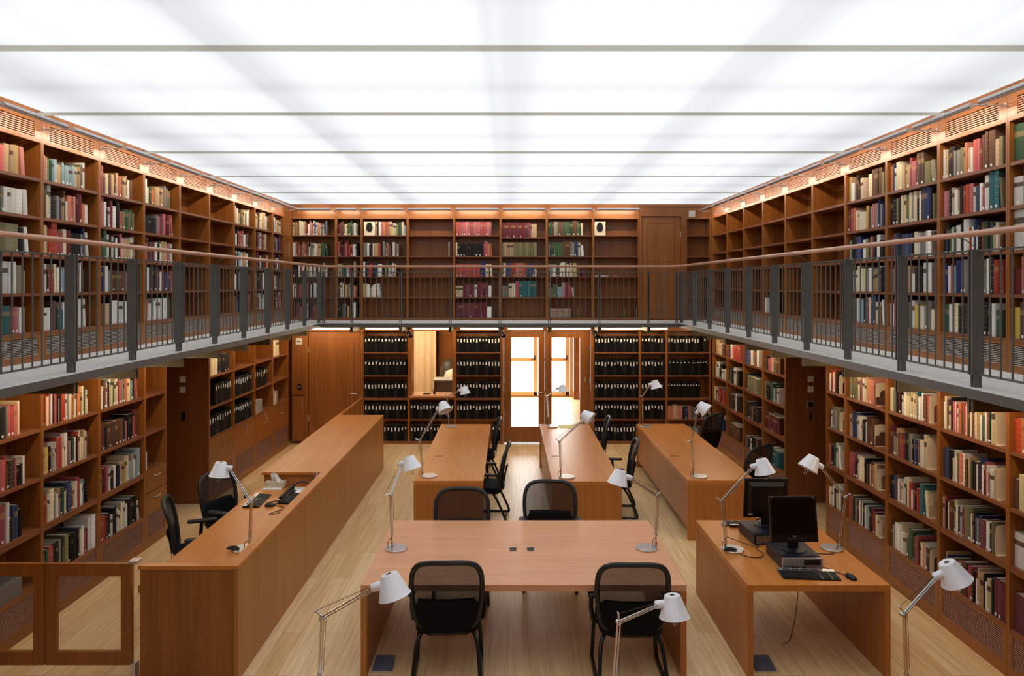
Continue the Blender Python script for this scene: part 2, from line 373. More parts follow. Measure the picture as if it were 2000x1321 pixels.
od = thing('filing_cabinet', 'dark brown low cabinet with pale top, inside the office behind the hatch', 'cabinet', (-1.3, 15.35, 0))
MB().box(-1.60, -.98, 15.15, 15.6, 0, 1.09).build('body', plain('dark_brown_laminate', (62, 42, 32), .5), od); MB().box(-1.62, -.97, 15.13, 15.61, 1.09, 1.115).build('top', plain('grey_top', (180, 176, 170), .5), od)
och = thing('office_chair', 'dark leather office chair with a cream cushion, seen through the hatch', 'chair', (-1.30, 16.15, 0), 0.3, world=False)
MB().lathe([(.02, 0), (.30, .02), (.03, .08), (.03, .45)], n=12).build('base', M['black'], och)
MB().rbox(-.25, .25, -.25, .25, .45, .56, .06).build('seat', M['oliveb'], och, bevel=.02)
MB().lathe([(0, -.1), (.10, -.09), (.2, 0), (.24, .2), (.22, .42), (.16, .58), (.1, .64), (0, .66)], (0, .25, .78), n=16).build('backrest', M['oliveb'], och, smooth=True)
MB().lathe([(0, 0), (.22, .05), (.26, .17), (.2, .32), (0, .4)], (.06, -.02, .86), n=16).build('cushion', M['cream'], och, smooth=True)
ld = bpy.data.lights.new('office_lamp', 'AREA'); ld.shape = 'RECTANGLE'; ld.size = 1.2; ld.size_y = .6; ld.energy = 62; ld.color = (1, .86, .66)
lo = bpy.data.objects.new('office_lamp', ld); COL.objects.link(lo); lo.location = (-2.3, 15.4, 2.7)
# ceiling bars and wooden cornices
for i, y in enumerate([1.04, 2.86, 4.684, 6.49, 8.37, 10.20, 12.0]):
    m = MB().box(XL, XR, y-.05, y+.05, ZC-.034, ZC-.028); struct(m, 'trim_%d' % (i+1), M['bar'])
cz = MB().box(XL-.36, XL+.012, 5.63, YB, 4.685, ZC).box(XR-.012, XR+.36, 4.755, YB, 4.685, ZC).box(XL, XR, YB-.012, YB+.36, 4.685, ZC)
struct(cz, 'trim_8', M['wood_x'])
# ---------------------------------------------------------------- bookcases
def grille(t, wl, u0, u1, z0, z1, n, dm='slat'):
    g = MB(); s = (z1-z0)/n
    for i in range(n): g.wbox(wl, u0, u1, .004, .016, z0+i*s, z0+i*s+s*.48)
    for k in range(1, 4): g.wbox(wl, u0+(u1-u0)*k/4-.004, u0+(u1-u0)*k/4+.004, .012, .02, z0, z1)
    g.build('grille', M[dm], t)
def bookcase(wl, u0, u1, z0, z1, shelves, label, dep=.33, val=None, base=None, vgrille=False, bgrille=None, group=None, open_back=None):
    c = W(wl, (u0+u1)/2, dep/2, z0)
    t = thing('bookcase', label, 'bookcase', c, 0, group)
    sh = M['shelf_x'] if wl == 'B' else M['shelf_y']; hz = M['wood_x'] if wl == 'B' else M['wood_y']
    e = .0015
    MB().wbox(wl, u0+e, u0+.021, 0, dep, z0, z1).build('side_panel', M['wood'], t); MB().wbox(wl, u1-.021, u1-e, 0, dep, z0, z1).build('side_panel', M['wood'], t)
    if open_back is None: MB().wbox(wl, u0+.021, u1-.021, dep-.012, dep, z0, z1).build('back_panel', M['wood'], t)
    a, b = u0+.021, u1-.021
    for z, th in shelves: MB().wbox(wl, a, b, .004, dep-.012, z-th, z).build('shelf', sh, t)
    if val:
        if vgrille:
            m = MB().wbox(wl, a, b, .0, .02, val[0], val[0]+.035).wbox(wl, a, b, 0, .02, val[1]-.055, val[1])
            m.wbox(wl, a, a+.085, 0, .02, val[0]+.035, val[1]-.055).wbox(wl, b-.085, b, 0, .02, val[0]+.035, val[1]-.055); m.build('valance', hz, t)
            MB().wbox(wl, a+.085, b-.085, .12, .13, val[0]+.035, val[1]-.055).build('vent_gap_shade', M['inside'], t)  # black sheet added as the shade seen between the slats
            grille(t, wl, a+.085, b-.085, val[0]+.035, val[1]-.055, 8)
        else: MB().wbox(wl, a, b, .002, .02, val[0], val[1]).build('valance', M['wood_x'] if wl == 'B' else hz, t)
    if bgrille:
        g0, g1 = bgrille
        m = MB().wbox(wl, a, b, 0, .03, z0, g0).wbox(wl, a, b, .0, .02, g1, g1+.02).wbox(wl, a, a+.035, 0, .02, g0, g1).wbox(wl, b-.035, b, 0, .02, g0, g1); m.build('plinth', hz, t)
        MB().wbox(wl, a, b, .05, .06, g0, g1).build('vent_gap_shade', M['inside'], t)
        grille(t, wl, a+.035, b-.035, g0, g1, 11 if z0 > 1 else 14, 'slatgrey' if z0 > 1 else 'slatlow')
    elif base: MB().wbox(wl, a, b, .01, .03, z0, base).build('plinth', hz, t)
    return t
SU = [(4.12, .028), (3.77, .028), (3.42, .028), (3.07, .028), (2.715, .03)]
SL = [(1.82, .03), (1.37, .03), (.91, .055), (.40, .03)]
LY = [5.63]+[6.545+.915*i for i in range(0, 8)]+[13.60]
RY = [4.755]+[5.67+.9135*i for i in range(0, 10)]
ow = ['fourth', 'third', 'second', 'first']
def ulab(side, i, n):
    if side == 'left':
        return ('gallery bookcase on the left wall, %s filled bay before the empty ones' % ow[i]) if i < 4 else ('empty gallery bookcase on the left wall, %s of the two bare bays' % ['nearer', 'farther'][i-4]) if i < 6 else 'gallery bookcase on the left wall, %s filled bay beyond the empty ones' % ORD[i-6]
    return ('gallery bookcase on the right wall, %s filled bay before the empty ones' % ow[i]) if i < 4 else 'empty gallery bookcase on the right wall, %s bare bay after the filled ones' % ORD[i-4]
for i in range(9): bookcase('L', LY[i], LY[i+1], ZD, 4.685, SU, ulab('left', i, 9), val=(4.45, 4.685), vgrille=True, bgrille=(2.505, 2.665), group='gallery bookcases')
for i in range(10): bookcase('R', RY[i], min(RY[i+1], 13.9), ZD, 4.685, SU, ulab('right', i, 10), val=(4.45, 4.685), vgrille=True, bgrille=(2.505, 2.665), group='gallery bookcases')
struct(MB().box(XL-.3, XL, 13.6, YB, ZD, 4.685).box(XR, XR+.3, 13.9, YB, ZD, 4.685), 'trim_9', M['wood'])
UX = [-4.31, -3.42, -2.915, -2.004, -1.083, -.167, .749, 1.666, 2.577]
SB = [(4.125, .02), (3.715, .02), (3.31, .02), (2.905, .02), (2.497, .025)]
ub = ['corner bay beside the left wall', 'narrow bay next to the corner bay', 'bay with a white speaker above its books', 'bare bay beside the bright red set', 'bay whose top shelf holds rose volumes',
 'bay whose top shelf holds a tall maroon set', 'bay whose top shelf holds red-topped volumes', 'bare bay with a speaker, beside the upper door']
for i in range(8): bookcase('B', UX[i], UX[i+1], ZD, 4.685, SB if i != 5 else [(4.085, .02)]+SB[1:], 'upper back wall bookcase, '+ub[i], val=(4.45, 4.685), base=2.472, group='gallery bookcases')
bookcase('B', 3.50, 3.99, ZD, 4.685, SB, 'upper back wall bookcase, narrow bare bay right of the door', val=(4.45, 4.685), base=2.472, group='gallery bookcases')
# lower storey
nl = ['third', 'second', 'first']
LLY = [5.63, 6.545, 7.46, 8.395]
for i in range(3): bookcase('L', LLY[i], LLY[i+1], 0, 2.34, SL, 'ground floor bookcase on the left wall, %s wide bay after the passage' % nl[i], bgrille=(.11, .36), group='ground floor bookcases')
t = bookcase('L', 8.395, 8.92, 0, 2.34, [(1.82, .03), (1.37, .03), (.925, .04)], 'narrow ground floor bookcase with two drawers beside the left passage', bgrille=(.11, .38))
for z0, z1 in ((.40, .645), (.655, .905)):
    d = MB().wbox('L', 8.42, 8.895, -.002, .02, z0, z1).build('drawer', M['wood_y'], t)
    MB().tube([(XL+.002, 8.60, z1-.07), (XL+.03, 8.605, z1-.07), (XL+.03, 8.71, z1-.07), (XL+.002, 8.715, z1-.07)], .006).build('handle', M['silver'], d)
RLY = [4.755, 5.67, 6.5835, 7.497, 8.41]
nr = ['fourth', 'third', 'second', 'first']
for i in range(4): bookcase('R', RLY[i], RLY[i+1], 0, 2.34, SL, 'ground floor bookcase on the right wall, %s wide bay after the passage' % nr[i], bgrille=(.11, .36), group='ground floor bookcases')
bookcase('R', 8.41, 8.92, 0, 2.34, SL, 'narrow ground floor bookcase beside the right passage', bgrille=(.11, .36))
FY = [10.2, 11.115, 12.03, 12.945, 13.86]
fl = ['beside the passage', 'second beyond the passage', 'third beyond the passage', 'in the far corner']
for i in range(4):
    t = bookcase('L', FY[i], FY[i+1], 0, 2.34, [(1.82, .03), (1.37, .03), (.93, .03)], 'left wall cupboard bookcase with a door below, '+fl[i], bgrille=(.10, .42), group='cupboard bookcases with doors')
    d = MB().wbox('L', FY[i]+.022, FY[i+1]-.022, -.001, .02, .445, .898).build('door', M['wood_y'], t)
    c = (FY[i]+FY[i+1])/2
    MB().tube([(XL+.0, c, .72), (XL+.035, c, .72), (XL+.035, c, .84), (XL+.0, c, .84)], .007).build('handle', M['silver'], d)
    MB().lathe([(.012, 0), (.012, .006), (0, .006)], (XL+.001, c+.02, .875), (1, 0, 0), 10).build('lock', M['silver'], d)
GY = [10.24, 11.15, 12.065, 12.98, 13.9]
gl_ = ['beside the passage', 'second beyond the passage', 'third beyond the passage', 'in the far corner']
for i in range(4): bookcase('R', GY[i], GY[i+1], 0, 2.34, SL, 'ground floor bookcase on the right wall, '+gl_[i], bgrille=(.11, .36), group='ground floor bookcases')
BS = [(1.814, .025), (1.355, .025), (.91, .045), (.488, .025), (.058, .03)]
BX = {'B1': (-2.895, -1.984), 'B3': (-1.063, -.146), 'B4': (1.666, 2.591), 'B5': (2.591, 3.117), 'B6': (3.117, 3.99)}
bl = {'B1': 'between the wooden door and the hatch', 'B3': 'between the hatch and the glazed doors', 'B4': 'wide bay next to the glazed doors', 'B5': 'narrow bay with seven binders per shelf', 'B6': 'corner bay with leaning binders'}
for k, (a, b) in BX.items(): bookcase('B', a, b, 0, 2.32, BS, 'back wall binder bookcase, '+bl[k], val=(2.235, 2.32), base=.03, group='binder bookcases')
t = bookcase('B', -1.984, -1.063, 0, 2.32, BS[3:], 'back wall bookcase of binders under the hatch opening', val=(2.235, 2.32), base=.03, open_back=1)
MB().wbox('B', -1.96, -1.085, .32, .33, 0, .90).build('back_panel', M['wood'], t)
MB().wbox('B', -1.963, -1.084, -.04, .40, .925, .962).build('sill', M['top_x'], t); MB().wbox('B', -1.963, -1.084, .0, .03, .88, .922).build('apron', M['wood_x'], t)
MB().wbox('B', -1.963, -1.925, .0, .36, .962, 2.235).wbox('B', -1.12, -1.084, .0, .36, .962, 2.235).build('hatch_lining', M['wood'], t)
MB().wbox('B', -1.925, -1.12, .05, .055, .962, 2.235).build('hatch_glass', M['glass'], t)
# fillers and doors on the back wall
t = thing('corner_cupboard', 'slim corner cupboard beside the lower wooden door, card reader above', 'cupboard', (-4.15, 14.1, 0))
MB().wbox('B', -4.29, -4.03, .0, .3, .05, .95).wbox('B', -4.29, -4.03, .0, .3, .97, 2.3).build('carcass', M['wood'], t)
d = MB().wbox('B', -4.28, -4.045, -.012, .0, .08, .93).build('door', M['wood'], t); MB().tube([(-4.075, YB-.012, .70), (-4.075, YB-.04, .71), (-4.075, YB-.04, .82), (-4.075, YB-.012, .83)], .006).build('handle', M['silver'], d)
struct(MB().box(-4.03, -3.97, YB-.01, YB+.3, 0, 2.3).box(-2.93, -2.897, YB-.01, YB+.3, 0, 2.3).box(-3.97, -2.93, YB, YB+.3, 2.22, 2.32), 'trim_10', M['wood'])
def leaf(name, x0, x1, z0, z1, y, mat, st=.12, hinge=1, lever=None, lx=None):
    d = struct(MB().box(x0, x1, y, y+.045, z0, z1), name, mat)
    p = MB()
    for a, b, c_, e in ((x0+st, x1-st, z1-st-.006, z1-st), (x0+st, x1-st, z0+st+.04, z0+st+.046), (x0+st, x0+st+.006, z0+st+.04, z1-st), (x1-st-.006, x1-st, z0+st+.04, z1-st)):
        p.box(a-.002, b+.002, y-.008, y, c_-.002, e+.002)
    p.build('door_molding', M['shelf_x'], d)
    for z in (z0+.5, z1-.35):
        xx = x0 if hinge < 0 else x1
        MB().tube([(xx, y-.012, z-.06), (xx, y-.012, z+.06)], .012).build('hinge', M['silver'], d)
    if lever:
        MB().tube([(lx, y, lever), (lx, y-.05, lever), (lx-.13, y-.05, lever)], .011).build('door_handle', M['silver'], d)
    return d
leaf('door_1', -3.96, -2.94, .01, 2.21, YB+.01, M['wood'], hinge=-1, lever=1.0, lx=-3.0)
leaf('door_2', 2.62, 3.40, ZD+.02, 4.50, YB+.05, M['wood'], hinge=1)
struct(MB().box(2.579, 2.615, YB, YB+.3, ZD, 4.685).box(3.405, 3.498, YB, YB+.3, ZD, 4.685).box(2.615, 3.405, YB, YB+.3, 4.505, 4.685), 'trim_11', M['wood'])
def gleaf(name, x0, x1, g0, g1, hx):
    y = YB+.06
    m = MB().box(x0, g0, y, y+.05, .01, 2.23).box(g1, x1, y, y+.05, .01, 2.23).box(g0, g1, y, y+.05, 2.10, 2.23).box(g0, g1, y, y+.05, .01, .33)
    d = struct(m, name, M['wood']); MB().box(g0, g1, y+.02, y+.028, .33, 2.10).build('door_glass', M['glass'], d)
    for z in (.6, 1.25, 1.9): MB().tube([(hx, y-.012, z-.06), (hx, y-.012, z+.06)], .011).build('hinge', M['silver'], d)
    return d
d = gleaf('door_3', -.10, .712, .045, .585, -.085)
MB().tube([(.66, YB+.06, 1.02), (.66, YB+.01, 1.02), (.53, YB+.01, 1.02)], .011).build('door_handle', M['silver'], d)
MB().box(-.03, .70, YB+.03, YB+.06, .02, .035).build('door_sweep', M['silver'], d)
d = gleaf('door_4', .718, 1.62, .85, 1.41, 1.605)
MB().box(.72, 1.55, YB+.03, YB+.06, .02, .035).build('door_sweep', M['silver'], d)
MB().box(1.50, 1.53, YB+.045, YB+.06, 1.22, 1.32).build('lock', M['silver'], d)
struct(MB().box(-.145, -.103, YB-.01, YB+.36, 0, 2.32).box(1.623, 1.665, YB-.01, YB+.36, 0, 2.32).box(-.103, 1.623, YB, YB+.36, 2.235, 2.32), 'trim_12', M['wood'])
# ---------------------------------------------------------------- gallery
XI, XJ, YI = -3.42, 3.12, 12.95
gal = thing('gallery_walkway', 'grey floored gallery running round three walls on dark steel brackets', 'gallery', (0, 13.5, 2.38))
MB().box(XL, XI, -.95, YI, 2.40, ZD).box(XJ, XR, -.95, YI, 2.40, ZD).box(XL, XR, YI, YB, 2.40, ZD).build('deck', M['deck'], gal)
MB().box(XI-.012, XI+.004, -.95, YI, 2.375, ZD-.003).box(XJ-.004, XJ+.012, -.95, YI, 2.375, ZD-.003).box(XI, XJ, YI-.004, YI+.012, 2.375, ZD-.003).box(XL, XI-.02, -.95, YI, 2.385, 2.40).box(XJ+.02, XR, -.95, YI, 2.385, 2.40).box(XL, XR, YI+.02, YB, 2.385, 2.40).build('edge_beam', M['steel'], gal)
PL = [3.81+.92*i for i in range(11)]
PR = [3.923+.917*i for i in range(11)]
def bracket(m, wl, u):
    if wl == 'L': m.box(XL+.01, XI-.03, u-.008, u+.008, 2.275, 2.385).box(XI-.045, XI-.03, u-.03, u+.03, 2.275, 2.385)
    elif wl == 'R': m.box(XJ+.03, XR-.01, u-.008, u+.008, 2.275, 2.385).box(XJ+.03, XJ+.045, u-.03, u+.03, 2.275, 2.385)
    else: m.box(u-.008, u+.008, YI+.03, YB-.01, 2.275, 2.385).box(u-.03, u+.03, YI+.03, YI+.045, 2.275, 2.385)
    return m
PB = [-2.888, -1.99, -1.079, -.166, .739, 1.658, 2.565]
for u in PL[:-1]: bracket(MB(), 'L', u).build('bracket', M['steel2'], gal)
for u in PR[:-1]: bracket(MB(), 'R', u).build('bracket', M['steel2'], gal)
for u in PB: bracket(MB(), 'B', u).build('bracket', M['steel2'], gal)
def railing(wl, us, line, sgn, label, hp, hm):
    """us: post stations along the run; line: distance of the posts; sgn: direction of the open side."""
    c = (line, (us[0]+us[-1])/2, ZD) if wl != 'B' else ((us[0]+us[-1])/2, line, ZD)
    t = thing('railing', label, 'railing', c)
    def P(u, o, z): return (line+o, u, z) if wl != 'B' else (u, line+o, z)
    def bx(m, u0, u1, o0, o1, z0, z1):
        a = P(u0, o0, z0); b = P(u1, o1, z1); m.box(a[0], b[0], a[1], b[1], a[2], b[2])
    for u in us:
        m = MB()
        bx(m, u-.022, u-.010, -.025, .025, ZD, 2.53); bx(m, u+.010, u+.022, -.025, .025, ZD, 2.53)
        bx(m, u-.022, u-.010, -.042, .042, 2.53, 3.385); bx(m, u+.010, u+.022, -.042, .042, 2.53, 3.385)
        bx(m, u-.010, u+.010, -.02, .02, 2.56, 2.60); bx(m, u-.010, u+.010, -.02, .02, 3.30, 3.34)
        m.tube([P(u, 0, 3.34), P(u, 0, 3.40), P(u, sgn*.07, 3.45), P(u, sgn*.13, 3.468)], .0035, 6)
        m.build('post', M['steel'], t)
    for a, b in zip(us[:-1], us[1:]):
        m = MB(); bx(m, a+.035, b-.035, -.012, .012, 3.372, 3.384); m.build('top_bar', M['steel'], t); m = MB(); bx(m, a+.035, b-.035, -.012, .012, 2.530, 2.542); m.build('bottom_bar', M['steel'], t)
        n = 7; st = (b-a-.28)/(n-1)
        for i in range(n):
            u = a+.14+st*i; MB().tube([P(u, 0, 2.54), P(u, 0, 3.374)], .0065, 6, caps=False).build('baluster', M['steel'], t)
    MB().tube(hp, .021, 12).build('handrail', hm, t, smooth=True)
cl = crom([(-3.36, 12.3, 3.482), (-3.36, 12.6, 3.482), (-3.29, 12.83, 3.482), (-3.05, 12.905, 3.482), (-2.9, 12.905, 3.482)], 5)
cr = crom([(3.06, 12.3, 3.482), (3.06, 12.6, 3.482), (2.99, 12.83, 3.482), (2.75, 12.905, 3.482), (2.6, 12.905, 3.482)], 5)
railing('L', PL, -3.49, 1, 'dark steel gallery railing with wooden handrail along the left wall', [(-3.36, 3.5, 3.482), (-3.36, 8, 3.482)]+cl, M['rail'])
railing('R', PR, 3.19, -1, 'dark steel gallery railing with wooden handrail along the right wall', [(3.06, 3.5, 3.482), (3.06, 8, 3.482)]+cr, M['rail'])
railing('B', [-3.41]+PB+[3.08], 13.04, -1, 'dark steel gallery railing with wooden handrail across the back wall', [(-2.9, 12.905, 3.482), (0, 12.905, 3.482), (2.6, 12.905, 3.482)], M['railx'])
# ---------------------------------------------------------------- strip lights
def strip(wl, u0, u1, z, out, label, low=False, group=None):
    um = (u0+u1)/2; c = W(wl, um, -out, z)
    t = thing('strip_light', label, 'strip light', c, 0, group)
    def P(u, d, z): return W(wl, u, d, z)
    if low:
        MB().wbox(wl, u0+.12, u1-.05, -out-.03, -out+.03, z, z+.022).build('housing', M['white'], t)
        MB().wbox(wl, u0+.13, u1-.06, -out-.026, -out+.026, z-.024, z).build('lamp_lens', M['tubelow'], t)
        m = MB()
        for u in (u0+.15, u1-.08): m.wbox(wl, u-.008, u+.008, -out, .0, z+.002, z+.018)
        m.build('bracket_arm', M['silver'], t); return
    MB().tube([P(u0+.05, -out, z), P(u1-.05, -out, z)], .024, 14).build('tube_housing', M['silver'], t, smooth=True)
    m = MB()      # warm lens on the wall side, facing the books
    b = len(m.v); N = 5
    for i in range(N+1):
        a = radians(-4-42*i/N)
        for u in (u0+.08, u1-.08): m.v.append(P(u, -out+.0246*cos(a), z+.0246*sin(a)))
    for i in range(N): m.face([b+2*i, b+2*i+1, b+2*i+3, b+2*i+2])
    m.build('lamp_lens', M['tube'], t)
    m = MB()
    m.tube([P(u0+.012, 0, z-.01), P(u0+.03, -out*.8, z-.005), P(u0+.06, -out, z)], .006, 6); m.tube([P(u1-.012, 0, z-.03), P(u1-.03, -out*.8, z-.012), P(u1-.06, -out, z)], .006, 6)
    m.wbox(wl, u0+.004, u0+.02, -.008, 0, z-.03, z+.01); m.build('bracket_arm', M['silver'], t)
G = 'tubular strip lights above the gallery books'
for i in range(9): strip('L', LY[i], LY[i+1], 4.595, .25, 'silver tubular strip light over the %s left gallery bay from the camera end' % ORD[i], group=G)
for i in range(10): strip('R', RY[i], min(RY[i+1], 13.9), 4.595, .25, 'silver tubular strip light over the %s right gallery bay from the camera end' % ORD[i], group=G)
ubs = ['the corner bay beside the left wall', 'the narrow second bay', 'the bay with speaker and books', 'the bare bay beside the rose set', 'the bay with rose volumes', 'the bay with the tall maroon set', 'the bay with red-topped volumes', 'the bare bay beside the upper door']
for i in range(8): strip('B', UX[i]+(.15 if i == 0 else 0), UX[i+1], 4.615, .25, 'upper back wall strip light over '+ubs[i], group=G)
G = 'flat strip lights under the gallery'
LB = [(-4.0, -2.93), (-2.895, -1.984), (-1.984, -1.063), (-1.063, -.146), (-.146, .715), (.715, 1.63), (1.666, 2.591), (2.591, 3.117)]
lb = ['the wooden door', 'the binder bay beside the door', 'the hatch', 'the binders between hatch and glazed doors', 'the glazed leaf with the lever', 'the second glazed leaf', 'the wide binder bay', 'the narrow binder bay']
for i, (a, b) in enumerate(LB): strip('B', a, b, 2.312, .30, 'flat strip light under the gallery above '+lb[i], True, G)
for i in range(4): strip('L', FY[i], FY[i+1], 2.312, .30, 'flat strip light under the left gallery, cupboard bookcase '+fl[i], True, G)
for i in range(4): strip('R', GY[i], GY[i+1], 2.312, .30, 'flat strip light under the right gallery, bookcase '+gl_[i], True, G)
for i in range(3): strip('L', LLY[i], LLY[i+1], 2.312, .30, 'flat strip light under the left gallery, %s wide bay after passage' % nl[i], True, G)
for i in range(4): strip('R', RLY[i], RLY[i+1], 2.312, .30, 'flat strip light under the right gallery, %s wide bay after passage' % nr[i], True, G)
strip('L', 8.395, 8.92, 2.312, .30, 'short flat strip light over the narrow left bay with drawers', True, G)
strip('R', 8.41, 8.92, 2.312, .30, 'short flat strip light over the narrow right bay', True, G)
# ---------------------------------------------------------------- desks and counter
def desk(label, x0, x1, y0, y1, ends, group=None, slots=(), grommets=()):
    t = thing('desk', label, 'desk', ((x0+x1)/2, (y0+y1)/2, 0), 0, group)
    top = MB().box(x0, x1, y0, y1, .688, .74).build('desktop', M['top_x'] if x1-x0 > 2 else M['top_y'], t, bevel=.002)
    if ends == 'x':
        MB().box(x0, x0+.048, y0, y1, 0, .688).build('side_panel', M['desk'], t); MB().box(x1-.048, x1, y0, y1, 0, .688).build('side_panel', M['desk'], t)
    else:
        MB().box(x0, x1, y0, y0+.045, 0, .688).build('end_panel', M['desk'], t); MB().box(x0, x1, y1-.045, y1, 0, .688).build('end_panel', M['desk'], t)
        MB().box(x0+.02, x0+.045, y0+.05, y1-.05, .12, .688).build('modesty_panel', M['desk'], t)
    for (x, y) in slots: MB().box(x-.06, x+.06, y-.012, y+.012, .7401, .742).build('cable_slot', M['black'], top)
    for (x, y) in grommets:
        MB().box(x-.03, x+.03, y-.035, y+.035, .7401, .7425).build('cable_grommet', M['black'], top)
        MB().box(x-.036, x+.036, y+.036, y+.046, .7401, .746).build('grommet_rim', M['silver'], top)
    return t
desk('broad front reading desk with two square cable grommets, two chairs pushed up to each side', -1.187, 1.423, 5.675, 7.235, 'x', grommets=((.037, 6.43), (.196, 6.43)))
desk('computer desk carrying two monitors, beside the right-hand bookcases', 1.909, 3.056, 5.672, 7.235, 'x')
G = 'long narrow reading desks in rows'
desk('long narrow reading desk beside the service counter, row behind the front desk', -1.17, -.315, 8.695, 12.23, 'y', G, slots=((-.99, 9.95),))
desk('long narrow reading desk with a yellow sheet at its far end', .53, 1.38, 8.67, 12.23, 'y', G, slots=((.66, 9.95),))
desk('long narrow reading desk next to the bookcases on the right wall', 2.2, 3.037, 8.71, 12.25, 'y', G, slots=((2.32, 9.95),))
desk('broad reading desk at the bottom edge holding two silver lamps', -1.187, 1.423, 2.75, 4.30, 'x')
desk('narrow desk at the bottom edge holding one lamp, beside the right bookcases', 1.909, 3.056, 2.75, 4.30, 'x')
ct = thing('service_counter', 'long wooden service counter with a lowered worktop along the left aisle', 'counter', (-2.53, 8.8, 0))
ys = [5.607+i*(12.12-5.607)/7 for i in range(8)]
for a, b in zip(ys[:-1], ys[1:]): MB().box(-2.175, -2.145, a+.002, b-.002, .0, .885).build('front_panel', M['counter'], ct)
MB().box(-2.92, -2.147, 5.61, 5.64, 0, .885).build('end_panel', M['wood'], ct)
MB().box(-2.92, -2.15, 12.09, 12.12, 0, .885).build('end_panel', M['desk'], ct)
MB().box(-2.935, -2.143, 5.605, 5.665, .889, .919).box(-2.235, -2.143, 5.665, 8.41, .889, .919).box(-2.935, -2.143, 8.41, 12.125, .889, .919).build('countertop', M['top_y'], ct)
MB().box(-2.20, -2.18, 5.64, 8.55, .70, .889).box(-2.92, -2.18, 8.45, 8.47, .72, .889).box(-2.95, -2.93, 5.64, 8.45, .69, .72).build('inner_panel', M['desk'], ct)
MB().box(-2.955, -2.20, 5.64, 8.45, .72, .75).build('worktop', M['top_y'], ct)
MB().box(-2.92, -2.90, 8.55, 12.09, 0, .885).build('back_panel', M['desk'], ct)
MB().box(-2.90, -2.18, 6.9, 6.93, .0, .72).build('divider_panel', M['desk'], ct)
MB().box(-2.93, -2.90, 12.12, 14.0, .885, .915).build('flap_rail', M['top_y'], ct)
# low gate hinged on the counter
gt = thing('low_gate', 'low wooden gate with two framed openings beside the service counter', 'gate', (-3.5, 5.6, .14))
for a, b in ((-3.655, -2.975), (-4.30, -3.665)):
    m = MB().box(a, a+.085, 5.585, 5.62, .145, .945).box(b-.085, b, 5.585, 5.62, .145, .945).box(a+.085, b-.085, 5.585, 5.62, .845, .945).box(a+.085, b-.085, 5.585, 5.62, .145, .25)
    f = m.build('gate_frame', M['wood'], gt)
    MB().box(a+.085, b-.085, 5.60, 5.606, .25, .845).build('glass_pane', M['glass'], f)
MB().box(-3.0, -2.93, 5.58, 5.66, .945, .965).build('hinge', M['silver'], gt); MB().box(-2.972, -2.938, 5.57, 5.63, .0, .165).build('hinge_foot', M['silver'], gt)
# ---------------------------------------------------------------- chairs
def chair(label, x, y, rot, group=None):
    t = thing('armchair', label, 'chair', (x, y, 0), radians(rot), group, world=False)
    half = [(0, 1.0), (.13, .997), (.218, .972), (.264, .905), (.276, .80), (.272, .69), (.256, .585), (.228, .49), (.14, .425), (0, .41)]
    def back(px, z): return (px, -.235-.17*(z-.45)-.10*max(0, z-.72)**1.5+.035*(abs(px)/.27)**2, z)
    loop = [back(px, z) for px, z in half]+[back(-px, z) for px, z in half[1:-1][::-1]]
    lp = crom(loop, 5, True); lp.append(lp[0]); lp.append(lp[1])
    MB().tube(lp, .0215, 8, caps=False).build('back_frame', M['pad'], t, smooth=True)
    # mesh: rows across the loop
    def hw(z):
        for (xa, za), (xb, zb) in zip(half[:-1], half[1:]):
            if zb <= z <= za: return xa+(xb-xa)*((za-z)/(za-zb) if za != zb else 0)
        return 0
    m = MB(); rows = 16; cols = 8
    for i in range(rows+1):
        z = .43+(.985-.43)*i/rows; h = hw(z)*.985
        for j in range(cols+1):
            px = -h+2*h*j/cols; m.v.append(back(px, z))
    for i in range(rows):
        for j in range(cols): a = i*(cols+1)+j; m.face([a, a+1, a+cols+2, a+cols+1])
    m.build('mesh_back', M['mesh'], t, smooth=True)
    m = MB()
    for i in range(9):
        z = .425+.27*i/8; h = min(hw(z), .262)*(.97 if i < 7 else .86)
        for yy in (.018, -.018):
            for j in range(9):
                px = -h+2*h*j/8; q = back(px, z); m.v.append((q[0], q[1]-.012+yy-(.01 if i in (0, 8) else 0), z))
    for i in range(8):
        for s_ in (0, 1):
            for j in range(8): a = (i*2+s_)*9+j; m.face([a, a+1, a+19, a+18])
    m.build('lumbar_pad', M['fabric'], t, smooth=True)
    m = MB().rbox(-.25, .25, -.245, .235, .40, .475, .09, 6)
    m.build('seat', M['fabric'], t, bevel=.022, smooth=True)
    MB().rbox(-.17, .17, -.2, .16, .375, .40, .03).build('seat_pan', M['black'], t)
    for s_ in (-1, 1):
        ar = MB().rbox(s_*.295-.035, s_*.295+.035, -.14, .15, .652, .678, .034, 5).build('armrest', M['pad'], t, bevel=.006)
        MB().tube([(s_*.295, .0, .655), (s_*.298, -.01, .52), (s_*.285, -.02, .43), (s_*.22, -.02, .40)], .018, 8).build('arm_post', M['black'], ar)
        pts = crom([(s_*.20, .10, .392), (s_*.235, .21, .37), (s_*.25, .235, .30), (s_*.268, .20, .06), (s_*.27, .17, .016), (s_*.27, -.10, .015), (s_*.272, -.27, .016), (s_*.265, -.31, .05), (s_*.24, -.20, .30), (s_*.20, -.14, .385)], 5)
        MB().tube(pts, .0165, 8).build('leg', M['chrome'] if False else M['black'], t, smooth=True)
    MB().tube([(-.27, -.29, .03), (.27, -.29, .03)], .010, 8).build('crossbar', M['black'], t)
    return t
G = 'black mesh armchairs around the desks'
chair('black mesh armchair backed to the viewer at the counter end of the front desk', -.495, 5.80, 2, G)
chair('black mesh armchair backed to the viewer, partly hidden by a silver lamp head', .965, 5.76, -1, G)
chair('black mesh armchair across the front desk, in front of the desk beside the counter', -.48, 7.12, 182, G)
